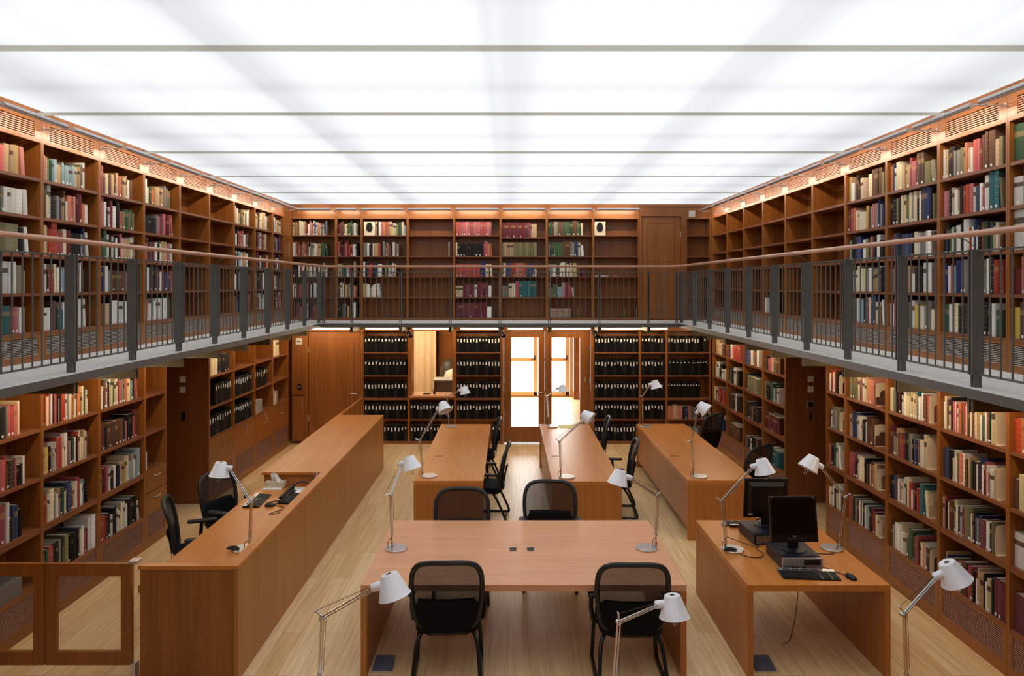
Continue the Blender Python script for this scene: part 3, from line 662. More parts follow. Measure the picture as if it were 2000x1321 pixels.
chair('black mesh armchair across the front desk, in front of the desk with yellow paper', .43, 7.40, 177, G)
chair('black mesh armchair in the central aisle, closest to the glazed doors', -.47, 11.35, 92, G)
chair('black mesh armchair in the central aisle, pulled out with seat and arm showing', -.33, 9.55, 86, G)
chair('black mesh armchair at the far end of the desk with yellow paper', 1.30, 11.5, 84, G)
chair('black mesh armchair between the second and third narrow desks, nearer the front', 1.44, 9.80, 84, G)
chair('black mesh armchair by the right wall bookcases, at the far end', 3.22, 12.0, 40, G)
chair('black mesh armchair by the right wall bookcases, behind the computer monitors', 3.18, 9.68, 37, G)
chair('black mesh armchair behind the counter, turned, its mesh back facing the lamp', -3.06, 7.98, -108, G)
chair('black mesh armchair behind the counter seen edge-on beside the drawers', -3.12, 7.18, -68, G)
# ---------------------------------------------------------------- jointed desk lamps
def lamp(label, B, P, E, Hd, Sc, ax, coil=False, group='silver jointed desk lamps'):
    B, P, E, Hd, ax = map(Vector, (B, P, E, Hd, ax)); ax.normalize()
    t = thing('desk_lamp', label, 'desk lamp', tuple(B), 0, group)
    z = B.z
    MB().lathe([(0, 0), (.098, 0), (.1, .004), (.1, .013), (.096, .017), (0, .018)], B, n=32).build('base', M['silver'], t, smooth=True)
    m = MB(); m.tube([(P.x, P.y, z+.012), (P.x, P.y, z+.055)], .012, 10); m.tube([(P.x, P.y, z+.05), tuple(P)], .007, 8)
    m.tube([tuple(P+Vector((0, -.016, 0))), tuple(P+Vector((0, .016, 0)))], .011, 10); m.build('stem', M['chrome'], t, smooth=True)
    d = (E-P).normalized(); side = d.cross(Vector((0, 1, 0))).normalized()
    m = MB().tube([tuple(P+side*.006), tuple(E+side*.006)], .0058, 8).tube([tuple(P-side*.008), tuple(E-side*.008)], .0045, 8)
    m.build('lower_arm', M['chrome'], t, smooth=True)
    d2 = (Hd-E).normalized(); side2 = d2.cross(Vector((0, 1, 0))).normalized()
    if side2.z < 0: side2 = -side2
    m = MB().tube([tuple(E+side2*.005), tuple(Hd+side2*.005)], .0058, 8).tube([tuple(E-side2*.009), tuple(Hd-side2*.009)], .0045, 8)
    m.build('upper_arm', M['chrome'], t, smooth=True)
    m = MB().tube([tuple(E-d2*.01+Vector((0, -.018, 0))), tuple(E-d2*.01+Vector((0, .018, 0)))], .012, 10)
    fork = E-d2*.012+side2*.052; m.tube([tuple(E), tuple(fork)], .0055, 8); m.tube([tuple(fork+Vector((0, -.016, 0))), tuple(fork+Vector((0, .016, 0)))], .005, 8)
    m.build('elbow_joint', M['chrome'], t, smooth=True)
    MB().tube([tuple(fork), tuple(Hd+side2*.018-d2*.05)], .0016, 5).tube([tuple(P-side*.02+d*.03), tuple(E-side*.02)], .0014, 5).build('tension_wire', M['cord'], t)
    # head: horizontal neck towards the shade, then a truncated cone
    Sc = Vector(Sc); v = Sc-Hd; v -= ax*v.dot(ax)
    hd = v.normalized() if v.length > .02 else Vector((1, 0, 0)); n0 = Hd-hd*.035
    apex = Hd+hd*.08-ax*.045
    MB().lathe([(0, 0), (.018, .003), (.023, .012), (.023, .058), (.019, .064), (.019, .085), (.024, .09), (.024, .105)], n0, hd, 16).build('neck', M['lampwhite'], t, smooth=True)
    MB().lathe([(.010, -.004), (.010, .0), (0, 0)], n0, hd, 10).build('switch_knob', M['black'], t)
    sh = MB().lathe([(.0, 0), (.044, .0), (.048, .004), (.088, .122), (.092, .126), (.088, .124), (.044, .008), (0, .006)], apex, ax, 32).build('shade', M['lampwhite'], t, smooth=True)
    MB().lathe([(.015, -.002), (0, -.002)], apex, ax, 12).build('vent_hole', M['black'], sh)
    MB().lathe([(.0, .04), (.02, .045), (.028, .07), (.02, .1), (0, .11)], apex, ax, 12).build('bulb', M['white'], sh, smooth=True)
    q = apex+ax*.12; MB().tube([tuple(q-hd*.01), tuple(q-hd*.01+ax*.055), tuple(q+hd*.01+ax*.055), tuple(q+hd*.01)], .0022, 6).build('reach_handle', M['silver'], sh)
    cd = crom([tuple(P-Vector((0, 0, .02))), (P.x-.03, P.y-.01, z+.075), (P.x-.035, P.y-.02, z+.03), (P.x-.012, P.y+.02, z+.004)], 5)
    MB().tube(cd, .003, 6).build('cord', M['cord'], t)
    if coil:
        pts = []
        for i in range(90):
            a = i*.42; rx = .05+.008*sin(i*.9); ry = .022+.006*sin(i*1.7)
            pts.append((B.x-.06+coil[0]+rx*cos(a), B.y-.08+coil[1]+ry*sin(a), z+.022+.016*(i/90)+.004*sin(i)))
        MB().tube(pts, .0036, 5).build('coiled_cord', M['cord'], t)
    return t
lamp('silver desk lamp at the counter-side corner of the broad front desk', (-1.025, 6.445, .74), (-1.064, 6.445, .872), (-1.056, 6.324, 1.274), (-1.008, 6.675, 1.46), (-.926, 6.675, 1.50), (.3, -.2, -.93))
lamp('silver desk lamp on the broad front desk, head turned toward its centre', (1.253, 6.458, .74), (1.339, 6.458, .866), (1.32, 6.323, 1.263), (1.036, 6.139, 1.476), (.94, 6.139, 1.489), (-.25, -.1, -.96))
lamp('silver desk lamp in front of the broad desk, head beside a chair back', (-1.041, 4.12, .74), (-1.101, 4.12, .878), (-1.048, 3.986, 1.272), (-.725, 3.89, 1.488), (-.62, 3.89, 1.471), (.29, -.1, -.95))
lamp('silver desk lamp whose head hangs in front of a black chair back', (.673, 4.12, .74), (.613, 4.12, .857), (.617, 3.974, 1.251), (.906, 4.25, 1.227), (.989, 4.25, 1.172), (.09, -.1, -1))
lamp('silver desk lamp in the right aisle, its tilted head before the low bookshelves', (2.37, 4.12, .74), (2.31, 4.12, .878), (2.239, 4.015, 1.278), (2.556, 4.216, 1.416), (2.68, 4.216, 1.434), (.44, -.1, -.9))
lamp('silver desk lamp on the computer desk with its cord coiled on the base', (2.027, 6.42, .74), (1.962, 6.42, .833), (1.891, 6.292, 1.227), (2.17, 6.276, 1.538), (2.295, 6.276, 1.565), (.22, -.1, -.97), coil=(.02, .02))
lamp('silver desk lamp on the computer desk, nearer the wall, head turned back inward', (2.941, 6.45, .74), (3.015, 6.45, .855), (3.001, 6.321, 1.254), (2.742, 6.251, 1.55), (2.62, 6.251, 1.57), (-.5, -.1, -.85))
lamp('silver desk lamp standing on the service counter with a bundled cord', (-2.40, 6.406, .75), (-2.347, 6.406, .833), (-2.276, 6.262, 1.221), (-2.533, 6.417, 1.485), (-2.63, 6.417, 1.50), (-.1, -.1, -1), coil=(-.02, .04))
lamp('silver desk lamp at the far end of the desk beside the counter', (-.98, 12.0, .74), (-1.023, 12.0, .906), (-1.035, 11.805, 1.278), (-.843, 12.15, 1.339), (-.74, 12.15, 1.33), (.2, -.1, -.97))
lamp('silver desk lamp at the near end of the desk beside the counter', (-1.002, 8.892, .74), (-1.086, 8.892, .843), (-1.101, 8.733, 1.231), (-.876, 8.82, 1.605), (-.78, 8.78, 1.66), (.35, -.45, -.8))
lamp('silver desk lamp seen against the glazed doors, beside the yellow paper', (.728, 12.0, .74), (.668, 12.0, .906), (.657, 12.282, 1.217), (.874, 12.606, 1.306), (.98, 12.6, 1.31), (.2, -.1, -.97))
lamp('silver desk lamp at the near end of the middle narrow desk, opening sideways', (.722, 8.845, .74), (.645, 8.845, .836), (.622, 8.689, 1.225), (.886, 8.578, 1.504), (.96, 8.54, 1.58), (.75, -.35, -.55))
lamp('silver desk lamp at the far end of the desk near the right wall', (2.324, 12.0, .74), (2.263, 12.0, .906), (2.23, 11.832, 1.29), (2.297, 11.518, 1.528), (2.40, 11.5, 1.56), (.25, -.1, -.97))
lamp('silver desk lamp at the near end of the desk near the right wall', (2.387, 8.869, .74), (2.307, 8.869, .843), (2.244, 8.716, 1.229), (2.291, 8.599, 1.608), (2.34, 8.57, 1.70), (.7, -.4, -.6))
# ---------------------------------------------------------------- computers and desk clutter
def pc(label, cx, cy, rot, front):
    t = thing('desktop_computer', label, 'computer', (cx, cy, .74), radians(rot), world=False)
    MB().box(-.169, .169, -.17, .20, .004, .1).build('case', M['navycase'], t, bevel=.003)
    if front:
        MB().box(-.169, .169, -.192, -.17, .0, .1).build('front_bezel', M['silver'], t, bevel=.003)
        MB().box(.01, .150, -.195, -.192, .045, .088).build('disc_drive', M['black'], t)
        MB().box(-.10, -.03, -.195, -.192, .015, .026).box(.0, .02, -.195, -.192, .012, .028).build('front_port', M['black'], t)
        MB().box(-.06, -.02, -.02, .03, .1, .1012).build('asset_sticker', M['sticker'], t)
    else:
        m = MB()
        for i in range(8): m.box(-.15, -.02, -.174, -.171, .02+i*.009, .024+i*.009)
        m.build('rear_vent', M['silver'], t); MB().box(.02, .07, -.18, -.17, .03, .06).build('rear_port', M['lampwhite'], t)
    return t
def monitor(label, cx, cy, z, rot, back=False):
    t = thing('computer_monitor', label, 'monitor', (cx, cy, z), radians(rot), world=False)
    MB().lathe([(0, 0), (.105, 0), (.105, .006), (.05, .014), (0, .015)], (0, 0, 0), n=28).build('stand_base', M['navycase'], t, smooth=True)
    MB().box(-.045, .045, .0, .025, .01, .14).build('stand_neck', M['black'], t)
    def T(x, y, zz): a = radians(8); return (x, y*cos(a)+zz*sin(a)-.01, .07+zz*cos(a)-y*sin(a))
    W2, H2 = .205, .385
    m = MB().hexa([T(-W2, -.03, 0), T(W2, -.03, 0), T(W2, 0, 0), T(-W2, 0, 0), T(-W2, -.03, H2), T(W2, -.03, H2), T(W2, 0, H2), T(-W2, 0, H2)])
    m.hexa([T(-W2+.03, 0, .04), T(W2-.03, 0, .04), T(W2-.06, .035, .06), T(-W2+.06, .035, .06), T(-W2+.03, 0, H2-.03), T(W2-.03, 0, H2-.03), T(W2-.06, .035, H2-.06), T(-W2+.06, .035, H2-.06)])
    m.build('housing', M['black'], t)
    MB().hexa([T(-W2+.017, -.032, .062), T(W2-.017, -.032, .062), T(W2-.017, -.03, .062), T(-W2+.017, -.03, .062), T(-W2+.017, -.032, H2-.017), T(W2-.017, -.032, H2-.017), T(W2-.017, -.03, H2-.017), T(-W2+.017, -.03, H2-.017)]).build('screen', M['screen'], t)
    def chip(nm, x0, x1, z0, z1, y=-.0325, mt='silver'):
        MB().hexa([T(x0, y, z0), T(x1, y, z0), T(x1, y+.002, z0), T(x0, y+.002, z0), T(x0, y, z1), T(x1, y, z1), T(x1, y+.002, z1), T(x0, y+.002, z1)]).build(nm, M[mt], t)
    chip('badge', -.019, .019, .047, .055)
    for i in range(6): chip('control_button', -.063+i*.024, -.055+i*.024, .030, .036)
    chip('corner_mark', -.19, -.178, H2-.014, H2-.008); chip('corner_mark', .172, .186, H2-.014, H2-.008)
    if back: chip('rating_label', .12, .165, .02, .045, .001, 'white')
    return t
def keyboard(label, cx, cy, z, rot, strip=True):
    t = thing('keyboard', label, 'keyboard', (cx, cy, z), radians(rot), world=False)
    MB().hexa([(-.228, -.085, 0), (.228, -.085, 0), (.228, .085, 0), (-.228, .085, 0), (-.228, -.085, .012), (.228, -.085, .012), (.228, .085, .026), (-.228, .085, .026)]).build('case', M['black'], t)
    MB().hexa([(-.228, .048, .0235), (.228, .048, .0235), (.228, .086, .0265), (-.228, .086, .0265), (-.228, .048, .0252), (.228, .048, .0252), (.228, .086, .0282), (-.228, .086, .0282)]).build('silver_strip', M['silver'], t)
    m = MB()
    for r in range(6):
        y = -.072+r*.0195; zz = .012+(y+.085)*.0824
        for c in range(22):
            x = -.218+c*.0199
            if c in (15, 19): continue
            if r == 5 and c % 5 == 4: continue
            if r == 0 and 4 < c < 9: continue
            m.box(x, x+.0165, y, y+.016, zz, zz+.0055)
        if r == 0: m.box(-.218+5*.0199, -.218+9*.0199-.003, y, y+.016, zz, zz+.0055)
    m.build('key_field', M['key'], t)
    m = MB()
    for i in range(4): m.box(-.195+i*.075, -.135+i*.075, .058, .07, .0255, .0290)
    m.build('hotkeys', M['black'], t)
    return t
def mouse(label, cx, cy, z, rot, mt='black', top=None):
    t = thing('computer_mouse', label, 'mouse', (cx, cy, z), radians(rot), world=False)
    m = MB(); b = 0; N = 12; prof = [(0, 1.0), (.012, 1.0), (.024, .86), (.033, .55), (.037, .15)]
    for h, s_ in prof:
        for k in range(N):
            a = 2*pi*k/N; m.v.append((.031*s_*cos(a), .056*s_*sin(a)-.004*(1-s_), h))
    for i in range(len(prof)-1):
        for k in range(N): m.face([i*N+k, i*N+(k+1) % N, (i+1)*N+(k+1) % N, (i+1)*N+k])
    m.face([(len(prof)-1)*N+k for k in range(N)]); m.build('shell', M[mt], t, smooth=True)
    MB().box(-.004, .004, .015, .04, .026, .034).build('scroll_wheel', M['pad'], t)
    return t
pc('black and silver desktop computer under the monitor facing the viewer', 2.475, 6.16, 0, True)
pc('dark desktop computer seen from behind, cables at its rear, under the far monitor', 2.42, 6.72, 4, False)
monitor('black flat monitor with a dark screen facing the viewer', 2.475, 6.17, .842, 2)
monitor('black flat monitor turned away from the viewer, behind the screen monitor', 2.46, 6.80, .842, 180, True)
keyboard('black keyboard with a silver strip in front of the computer', 2.475, 5.85, .74, -4)
keyboard('black keyboard at the far edge of the computer desk', 2.42, 7.10, .74, 180)
mouse('black mouse beside the keyboard on the computer desk', 2.80, 5.80, .74, 18)
mouse('grey mouse at the far edge of the computer desk', 2.155, 7.09, .74, 170, 'silver')
keyboard('black keyboard on the lowered worktop of the service counter', -2.78, 7.83, .75, 92)
mouse('black mouse on the worktop of the service counter', -2.585, 7.66, .75, 95)
def cable(label, pts, r=.0035, mt='cord', name='cable'):
    P0 = pts[0]
    return tag(MB().tube(crom(pts, 8), r, 6).build(name, M[mt], off=P0, smooth=True), label, 'cable')
cable('black mouse cord curling from the keyboard towards the monitor', [(2.785, 5.857, .745), (2.74, 5.92, .744), (2.70, 5.99, .744), (2.665, 6.02, .746), (2.652, 6.12, .75)])
cable('black power cord looping from the coiled lamp cord to the far computer', [(2.06, 6.31, .745), (2.13, 6.24, .745), (2.22, 6.24, .745), (2.27, 6.34, .745), (2.25, 6.44, .745), (2.30, 6.50, .76), (2.36, 6.535, .77)])
cable('thin grey cord arching across the computer desk beside the lamp base', [(2.00, 6.52, .765), (2.02, 6.58, .80), (2.10, 6.56, .78), (2.2, 6.50, .76), (2.28, 6.50, .75), (2.33, 6.62, .85), (2.36, 6.70, .90)])
cable('black cord running from the wall-side lamp to the computer', [(2.98, 6.44, .76), (2.90, 6.33, .745), (2.80, 6.32, .745), (2.70, 6.35, .75), (2.655, 6.36, .76)])
cable('black cable hanging beneath the computer desk down to a floor box', [(2.60, 6.45, .688), (2.62, 6.42, .45), (2.57, 6.35, .2), (2.48, 6.25, .02), (2.4, 6.2, .006)])
cable('dark mouse cord coiled on the counter worktop', [(-2.56, 7.705, .755), (-2.50, 7.66, .754), (-2.40, 7.60, .754), (-2.33, 7.52, .754), (-2.42, 7.42, .754), (-2.50, 7.38, .754), (-2.46, 7.48, .754), (-2.36, 7.56, .756)])
t = thing('tissue_box', 'patterned tissue box with a white tissue pulled up, on the counter worktop', 'tissue box', (-2.76, 8.38, .75))
MB().box(-2.875, -2.645, 8.325, 8.44, .762, .822).build('box', plain('speckled_card', (206, 190, 168), .7, var=.25, vs=60), t)
m = MB(); N = 9
for i in range(N+1):
    f = i/N; x = -2.80+.115*f; zt = .822+.115*sin(pi*(.15+.6*(1-f)))-.03*f
    m.v += [(x, 8.375+.022*sin(f*7), .82), (x-.012, 8.372+.012*cos(f*9), (zt+.82)/2), (x-.02, 8.38+.010*sin(f*11), zt), (x-.01, 8.392+.012*cos(f*6), (zt+.82)/2), (x, 8.398+.012*sin(f*5), .82)]
for i in range(N):
    for k in range(4): m.face([i*5+k, i*5+k+1, i*5+k+6, i*5+k+5])
m.face([0, 4, 3, 2, 1]); m.face([N*5+k for k in range(5)])
m.build('tissue', M['paper'], t)
tag(MB().box(-2.88, -2.66, 8.26, 8.43, .75, .762).build('notepad', M['paper'], off=(-2.77, 8.41, .75)), 'white notepad under the tissue box', 'notepad')
tag(MB().box(-2.58, -2.30, 8.22, 8.36, .75, .757).build('paper_sheet', M['paper'], off=(-2.44, 8.29, .75)), 'white papers under the telephone handset on the counter', 'paper')
tag(MB().box(-2.36, -2.25, 8.30, 8.41, .75, .77).build('paper_pad', M['paper'], off=(-2.3, 8.41, .75)), 'small white pad next to the rim of the counter', 'paper')
t = thing('telephone', 'black office telephone with a curled cord on the counter worktop', 'telephone', (-2.40, 7.85, .75), radians(-14), world=False)
MB().hexa([(-.10, -.13, 0), (.10, -.13, 0), (.10, .12, 0), (-.10, .12, 0), (-.10, -.13, .02), (.10, -.13, .02), (.10, .12, .085), (-.10, .12, .085)]).build('base', M['black'], t)
MB().tube(crom([(-.07, -.12, .05), (-.07, -.08, .075), (-.07, 0, .092), (-.07, .07, .105), (-.07, .11, .10)], 4), [.024]*1+[.022]*3+[.015]*10+[.022]*3, 8).build('handset', M['black'], t, smooth=True) if False else MB().tube([(-.07, -.12, .06), (-.07, -.08, .07), (-.07, 0, .094), (-.07, .07, .112), (-.07, .11, .112)], [.024, .020, .014, .020, .024], 8).build('handset', M['black'], t, smooth=True)
MB().hexa([(.0, .05, .078), (.085, .05, .078), (.085, .105, .092), (.0, .105, .092), (.0, .05, .08), (.085, .05, .08), (.085, .105, .094), (.0, .105, .094)]).build('display', M['lampwhite'], t)
m = MB()
for r in range(4):
    for c in range(3): x = .005+c*.027; y = -.09+r*.033; zz = .02+(y+.13)*.26; m.box(x, x+.018, y, y+.02, zz, zz+.006)
m.build('keypad', M['pad'], t)
MB().tube(crom([(-.09, -.12, .03), (-.17, -.08, .008), (-.21, -.16, .008), (-.15, -.20, .008), (-.08, -.14, .01)], 8), .006, 6).build('curled_cord', M['cord'], t)
t = thing('headset', 'black headset heap by the recess of the counter, beyond the telephone', 'headset', (-2.42, 8.25, .757), 0, world=False)
MB().tube([(.10*cos(a*pi/10), .06*sin(a*pi/10), .02+.06*sin(a*pi/10)) for a in range(11)], .009, 8).build('headband', M['black'], t, smooth=True)
for s_ in (-1, 1): MB().lathe([(0, -.012), (.035, -.01), (.035, .01), (0, .012)], (s_*.1, 0, .032), (1, 0, .3), 12).build('earpiece', M['black'], t)
t = thing('pen_cup', 'small dark cup of white pens in the recess corner of the counter', 'pen cup', (-2.285, 8.38, .77), 0, world=False)
MB().lathe([(0, 0), (.032, 0), (.036, .085), (.033, .085), (.03, .006), (0, .006)], n=14).build('cup', M['black'], t, smooth=True)
for i in range(4): MB().tube([(.012*cos(i*1.6), .012*sin(i*1.6), .01), (.03*cos(i*1.6)+.015, .03*sin(i*1.6), .165)], .004, 6).build('pen', M['paper' if i % 2 else 'silver'], t)
tag(MB().box(.845, 1.09, 11.9, 12.12, .74, .743).build('paper_sheet', M['yellow'], off=(.96, 12.0, .74)), 'yellow paper sheet at the far end of the middle narrow desk', 'paper')
def floorbox(label, x, y):
    t = thing('floor_box', label, 'floor socket box', (x, y, 0), 0, world=False)
    MB().box(-.085, .085, -.10, .10, 0, .012).build('frame', M['silver'], t)
    MB().hexa([(-.08, -.09, .012), (.08, -.09, .012), (.08, .09, .04), (-.08, .09, .04), (-.08, -.09, .018), (.08, -.09, .018), (.08, .09, .046), (-.08, .09, .046)]).build('lid', plain('blue_grey_lid', (84, 92, 108), .5), t)
    for s_ in (-1, 1): MB().lathe([(.008, 0), (.008, .004), (0, .004)], (s_*.02, -.08, .019), n=8).build('screw', M['chrome'], t)
floorbox('blue-grey floor socket box under the front desk', -1.03, 5.84); floorbox('blue-grey floor socket box under the computer desk', 2.09, 5.84)
# fixtures
def speaker(label, x, group='white wall loudspeakers'):
    t = thing('loudspeaker', label, 'loudspeaker', (x, YB+.05, 4.125), 0, group, world=False)
    MB().rbox(-.11, .11, -.04, .06, .012, .27, .004).build('cabinet', M['cream'], t, bevel=.004)
    pts = [(-.035, .075), (.035, .075), (.062, .12), (.066, .17), (.045, .24), (.02, .255), (-.02, .255), (-.045, .24), (-.066, .17), (-.062, .12)]
    m = MB(); n = len(pts)
    for y in (-.041, -.052): m.v += [(a*(1 if y > -.05 else .93), y, b) for a, b in pts]
    m.face(list(range(n, 2*n)));
    for i in range(n): m.face([i, (i+1) % n, n+(i+1) % n, n+i])
    m.build('speaker_grille', M['black'], t); MB().box(-.11, .11, -.05, .07, 0, .012).build('foot', M['cream'], t)
speaker('white loudspeaker with dark oval grille beside books on the upper back wall', -2.76); speaker('white loudspeaker with dark oval grille on the bare shelf beside the upper door', 1.80)
def plate(label, wl, u, z, w, h, mt, cat, name, d=-.012, off=None, det=True):
    if off is not None: # facing the viewer on a passage panel at depth y=off
        t = thing(name, label, cat, (u, off, z)); MB().box(u-w/2, u+w/2, off-.012, off, z-h/2, z+h/2).build('plate', M[mt], t, bevel=.003)
        if det: MB().box(u-w*.3, u+w*.3, off-.016, off-.012, z-h*.3, z+h*.3).build('button', M['black' if mt == 'silver' else mt], t)
    else:
        c = W(wl, u, 0, z); t = thing(name, label, cat, c); MB().wbox(wl, u-w/2, u+w/2, -.014, 0, z-h/2, z+h/2).build('plate', M[mt], t, bevel=.003)
        if det: MB().wbox(wl, u-w*.3, u+w*.3, -.018, -.014, z-h*.1, z+h*.1).build('symbol', M['steel2' if mt != 'black' else 'silver'], t)
plate('square white sign plate on the slim panel beside the upper door', 'B', 3.62, 4.55, .125, .125, 'white', 'sign', 'sign_plate', off=YB+.002)
plate('square white notice plate high on the panel beside the lower wooden door', 'B', -4.15, 2.03, .125, .125, 'white', 'sign', 'sign_plate')
plate('black card reader on the slim panel beside the lower wooden door', 'B', -4.14, 1.13, .075, .11, 'black', 'card reader', 'card_reader')
for z, n_ in ((1.79, 'upper'), (1.64, 'lower')):
    plate(n_+' grey light switch on the dark panel of the left passage', '', (357-994)*10.17/1384, z, .085, .085, 'white', 'light switch', 'light_switch', off=10.17)
    plate(n_+' grey light switch on the dark panel of the right passage', '', (1583-994)*10.21/1384, z, .085, .085, 'white', 'light switch', 'light_switch', off=10.21)
plate('black wall socket below the switches on the left passage panel', '', -4.67, 1.26, .05, .12, 'black', 'socket', 'wall_socket', off=10.17)
plate('square steel key plate below the switches on the right passage panel', '', 4.345, 1.42, .12, .12, 'silver', 'wall plate', 'wall_plate', off=10.21)
plate('dark slot below the steel plate on the right passage panel', '', 4.345, 1.24, .03, .10, 'black', 'socket', 'wall_socket', off=10.21, det=False)
def spot(label, x):
    t = thing('spotlight', label, 'spotlight', (x, YB-.18, 2.30), 0, 'black spotlights under the back gallery')
    MB().box(x-.035, x+.035, YB-.22, YB-.14, 2.27, 2.385).build('mount', M['black'], t)
    MB().lathe([(0, -.06), (.03, -.06), (.034, 0), (.045, .07), (.038, .075), (.03, .02), (0, .01)], (x+.02, YB-.2, 2.19), (.35, -.55, -.6), 14).build('lamp_head', M['black'], t, smooth=True)
    MB().tube([(x-.03, YB-.2, 2.28), (x-.05, YB-.2, 2.2), (x+.0, YB-.2, 2.15), (x+.05, YB-.2, 2.19), (x+.03, YB-.2, 2.28)], .006, 6).build('yoke', M['black'], t)
spot('black spotlight under the gallery beside the hatch', -1.96); spot('black spotlight under the gallery beside the lever door leaf', -.15); spot('black spotlight under the gallery beside the second glazed leaf', 1.66)
tag(MB().box(-1.72, -1.56, YB+.12, YB+.2, .962, .975).box(-1.7, -1.58, YB+.13, YB+.19, .975, .985).build('stapler', M['black'], off=(-1.64, YB+.16, .962)), 'small black object lying on the hatch sill', 'stapler')
t = thing('pen_pot', 'small black pot of pens on the hatch sill', 'pen pot', (-1.49, YB+.16, .962), 0, world=False)
MB().lathe([(0, 0), (.028, 0), (.03, .06), (.026, .06), (.02, .01)], n=12).build('pot', M['black'], t)
for i in range(3): MB().tube([(.01*(i-1), 0, .02), (.03*(i-1), .01, .12)], .004, 6).build('pen', M['black'], t)
# ---------------------------------------------------------------- books
def book_geom(wl, u, z, t, h, d, fr, lean, rid, parts, ch):
    """parts: dict of MB for cover, pages, sticker. u = low edge along the shelf, fr = inset of the spine."""
    c, p, s = parts['cover'], parts['pages'], parts['sticker']
    sk = lambda zz: lean*(zz-z)
    def pris(mb, pts, z0, z1, spine=()):
        n = len(pts); b = len(mb.v)
        for zz in (z0, z1):
            for (uu, dd) in pts: mb.v.append(W(wl, uu+sk(zz), dd, zz))
        v0, v1 = (z0-z)/h, (z1-z)/h
        mb.face([b+i for i in range(n)][::-1], [(rid+2, 0)]*n); mb.face([b+n+i for i in range(n)], [(rid+2, 1)]*n)
        for i in range(n):
            r = rid if i in spine else rid+2
            mb.face([b+i, b+(i+1) % n, b+n+(i+1) % n, b+n+i], [(r, v0), (r, v0), (r, v1), (r, v1)])
    k = min(.003, t*.12); bl = min(.006, t*.22)
    pris(c, [(u, fr+bl), (u+t*.25, fr+bl*.25), (u+t*.5, fr), (u+t*.75, fr+bl*.25), (u+t, fr+bl), (u+t, fr+bl+.004), (u, fr+bl+.004)], z, z+h, (0, 1, 2, 3, 4, 6))
    pris(c, [(u, fr+bl+.004), (u+k, fr+bl+.004), (u+k, fr+d), (u, fr+d)], z, z+h)
    pris(c, [(u+t-k, fr+bl+.004), (u+t, fr+bl+.004), (u+t, fr+d), (u+t-k, fr+d)], z, z+h)
    pris(p, [(u+k, fr+bl+.004), (u+t-k, fr+bl+.004), (u+t-k, fr+d-.004), (u+k, fr+d-.004)], z+.003, z+h-.004)
    if s is not None and t > .012:
        w_ = min(t*.7, .02); m0 = u+t/2-w_/2
        pris(s, [(m0, fr-.0012), (m0+w_, fr-.0012), (m0+w_, fr+.0005), (m0, fr+.0005)], z+.012, z+.012+w_*1.15)
ROWS = []; BOOKS = []
def row(wl, u0, u1, z, code, fill, where, shelf, gap=.36, be=None, lean=0, seed=None):
    """code: one letter per book from picture-left to picture-right, upper case = thick, digit = height step."""
    rr = random.Random(hash_(where+shelf))
    items = []; i = 0
    code = code.replace(' ', '')
    while i < len(code):
        ch = code[i]; hd = None
        if i+1 < len(code) and code[i+1].isdigit(): hd = int(code[i+1]); i += 1
        items.append((ch, hd)); i += 1
    ws = [(1.75 if c.isupper() else 1.0)*rr.uniform(.6, 1.4) for c, _ in items]
    L = (u1-u0-.05)*fill; sc = L/sum(ws)
    rev = (wl == 'R'); cur = 0; last = None; rb = []
    base = rr.uniform(3.2, 4.6)
    for n, ((c, hd), w_) in enumerate(zip(items, ws)):
        t = w_*sc
        if hd is None:
            hv = last if (last and n and items[n-1][0].lower() == c.lower() and rr.random() < .8) else max(1.5, min(6.2, rr.gauss(base, 1.15)))
            last = hv
        else: hv = hd; last = hd
        h = min(.145+.025*hv, gap-.035); d = max(.13, min(.27, h*rr.uniform(.68, .78)))
        u = u0+.026+cur if not rev else u1-.026-cur-t
        lv = 0
        if n == len(items)-1 and fill < .93 and rr.random() < .45: lv = rr.uniform(.05, .13)*(-1 if not rev else 1)
        if lv:
            off = abs(lv)*h; u = u+off if not rev else u-off
        g = dict(wl=wl, u=u+.0006, z=z+.0005, t=t-.0012, h=h, d=d, fr=rr.uniform(.022, .034), lean=lv, rid=rr.random(), ch=c.lower(), st=rr.random() < .3, where=where, shelf=shelf, n=n, thick=t, dup=c.lower())
        rb.append(g); cur += t
    for n, g in enumerate(rb):
        g['prev'] = rb[n-1]['ch'] if n else None; g['next'] = rb[n+1]['ch'] if n+1 < len(rb) else None
        BOOKS.append(g)
    if be is not None:
        uu = (u0+.026+cur+.012) if not rev else (u1-.026-cur-.012)
        bookend(wl, uu, z, abs(be), ('cream metal bookend with arched cut-out, %s shelf, %s' if be > 0 else 'plain cream metal bookend, %s shelf, %s') % (shelf, where), be < 0)
def hash_(s):
    h = 7
    for c in s: h = (h*131+ord(c)) % 1000003
    return h
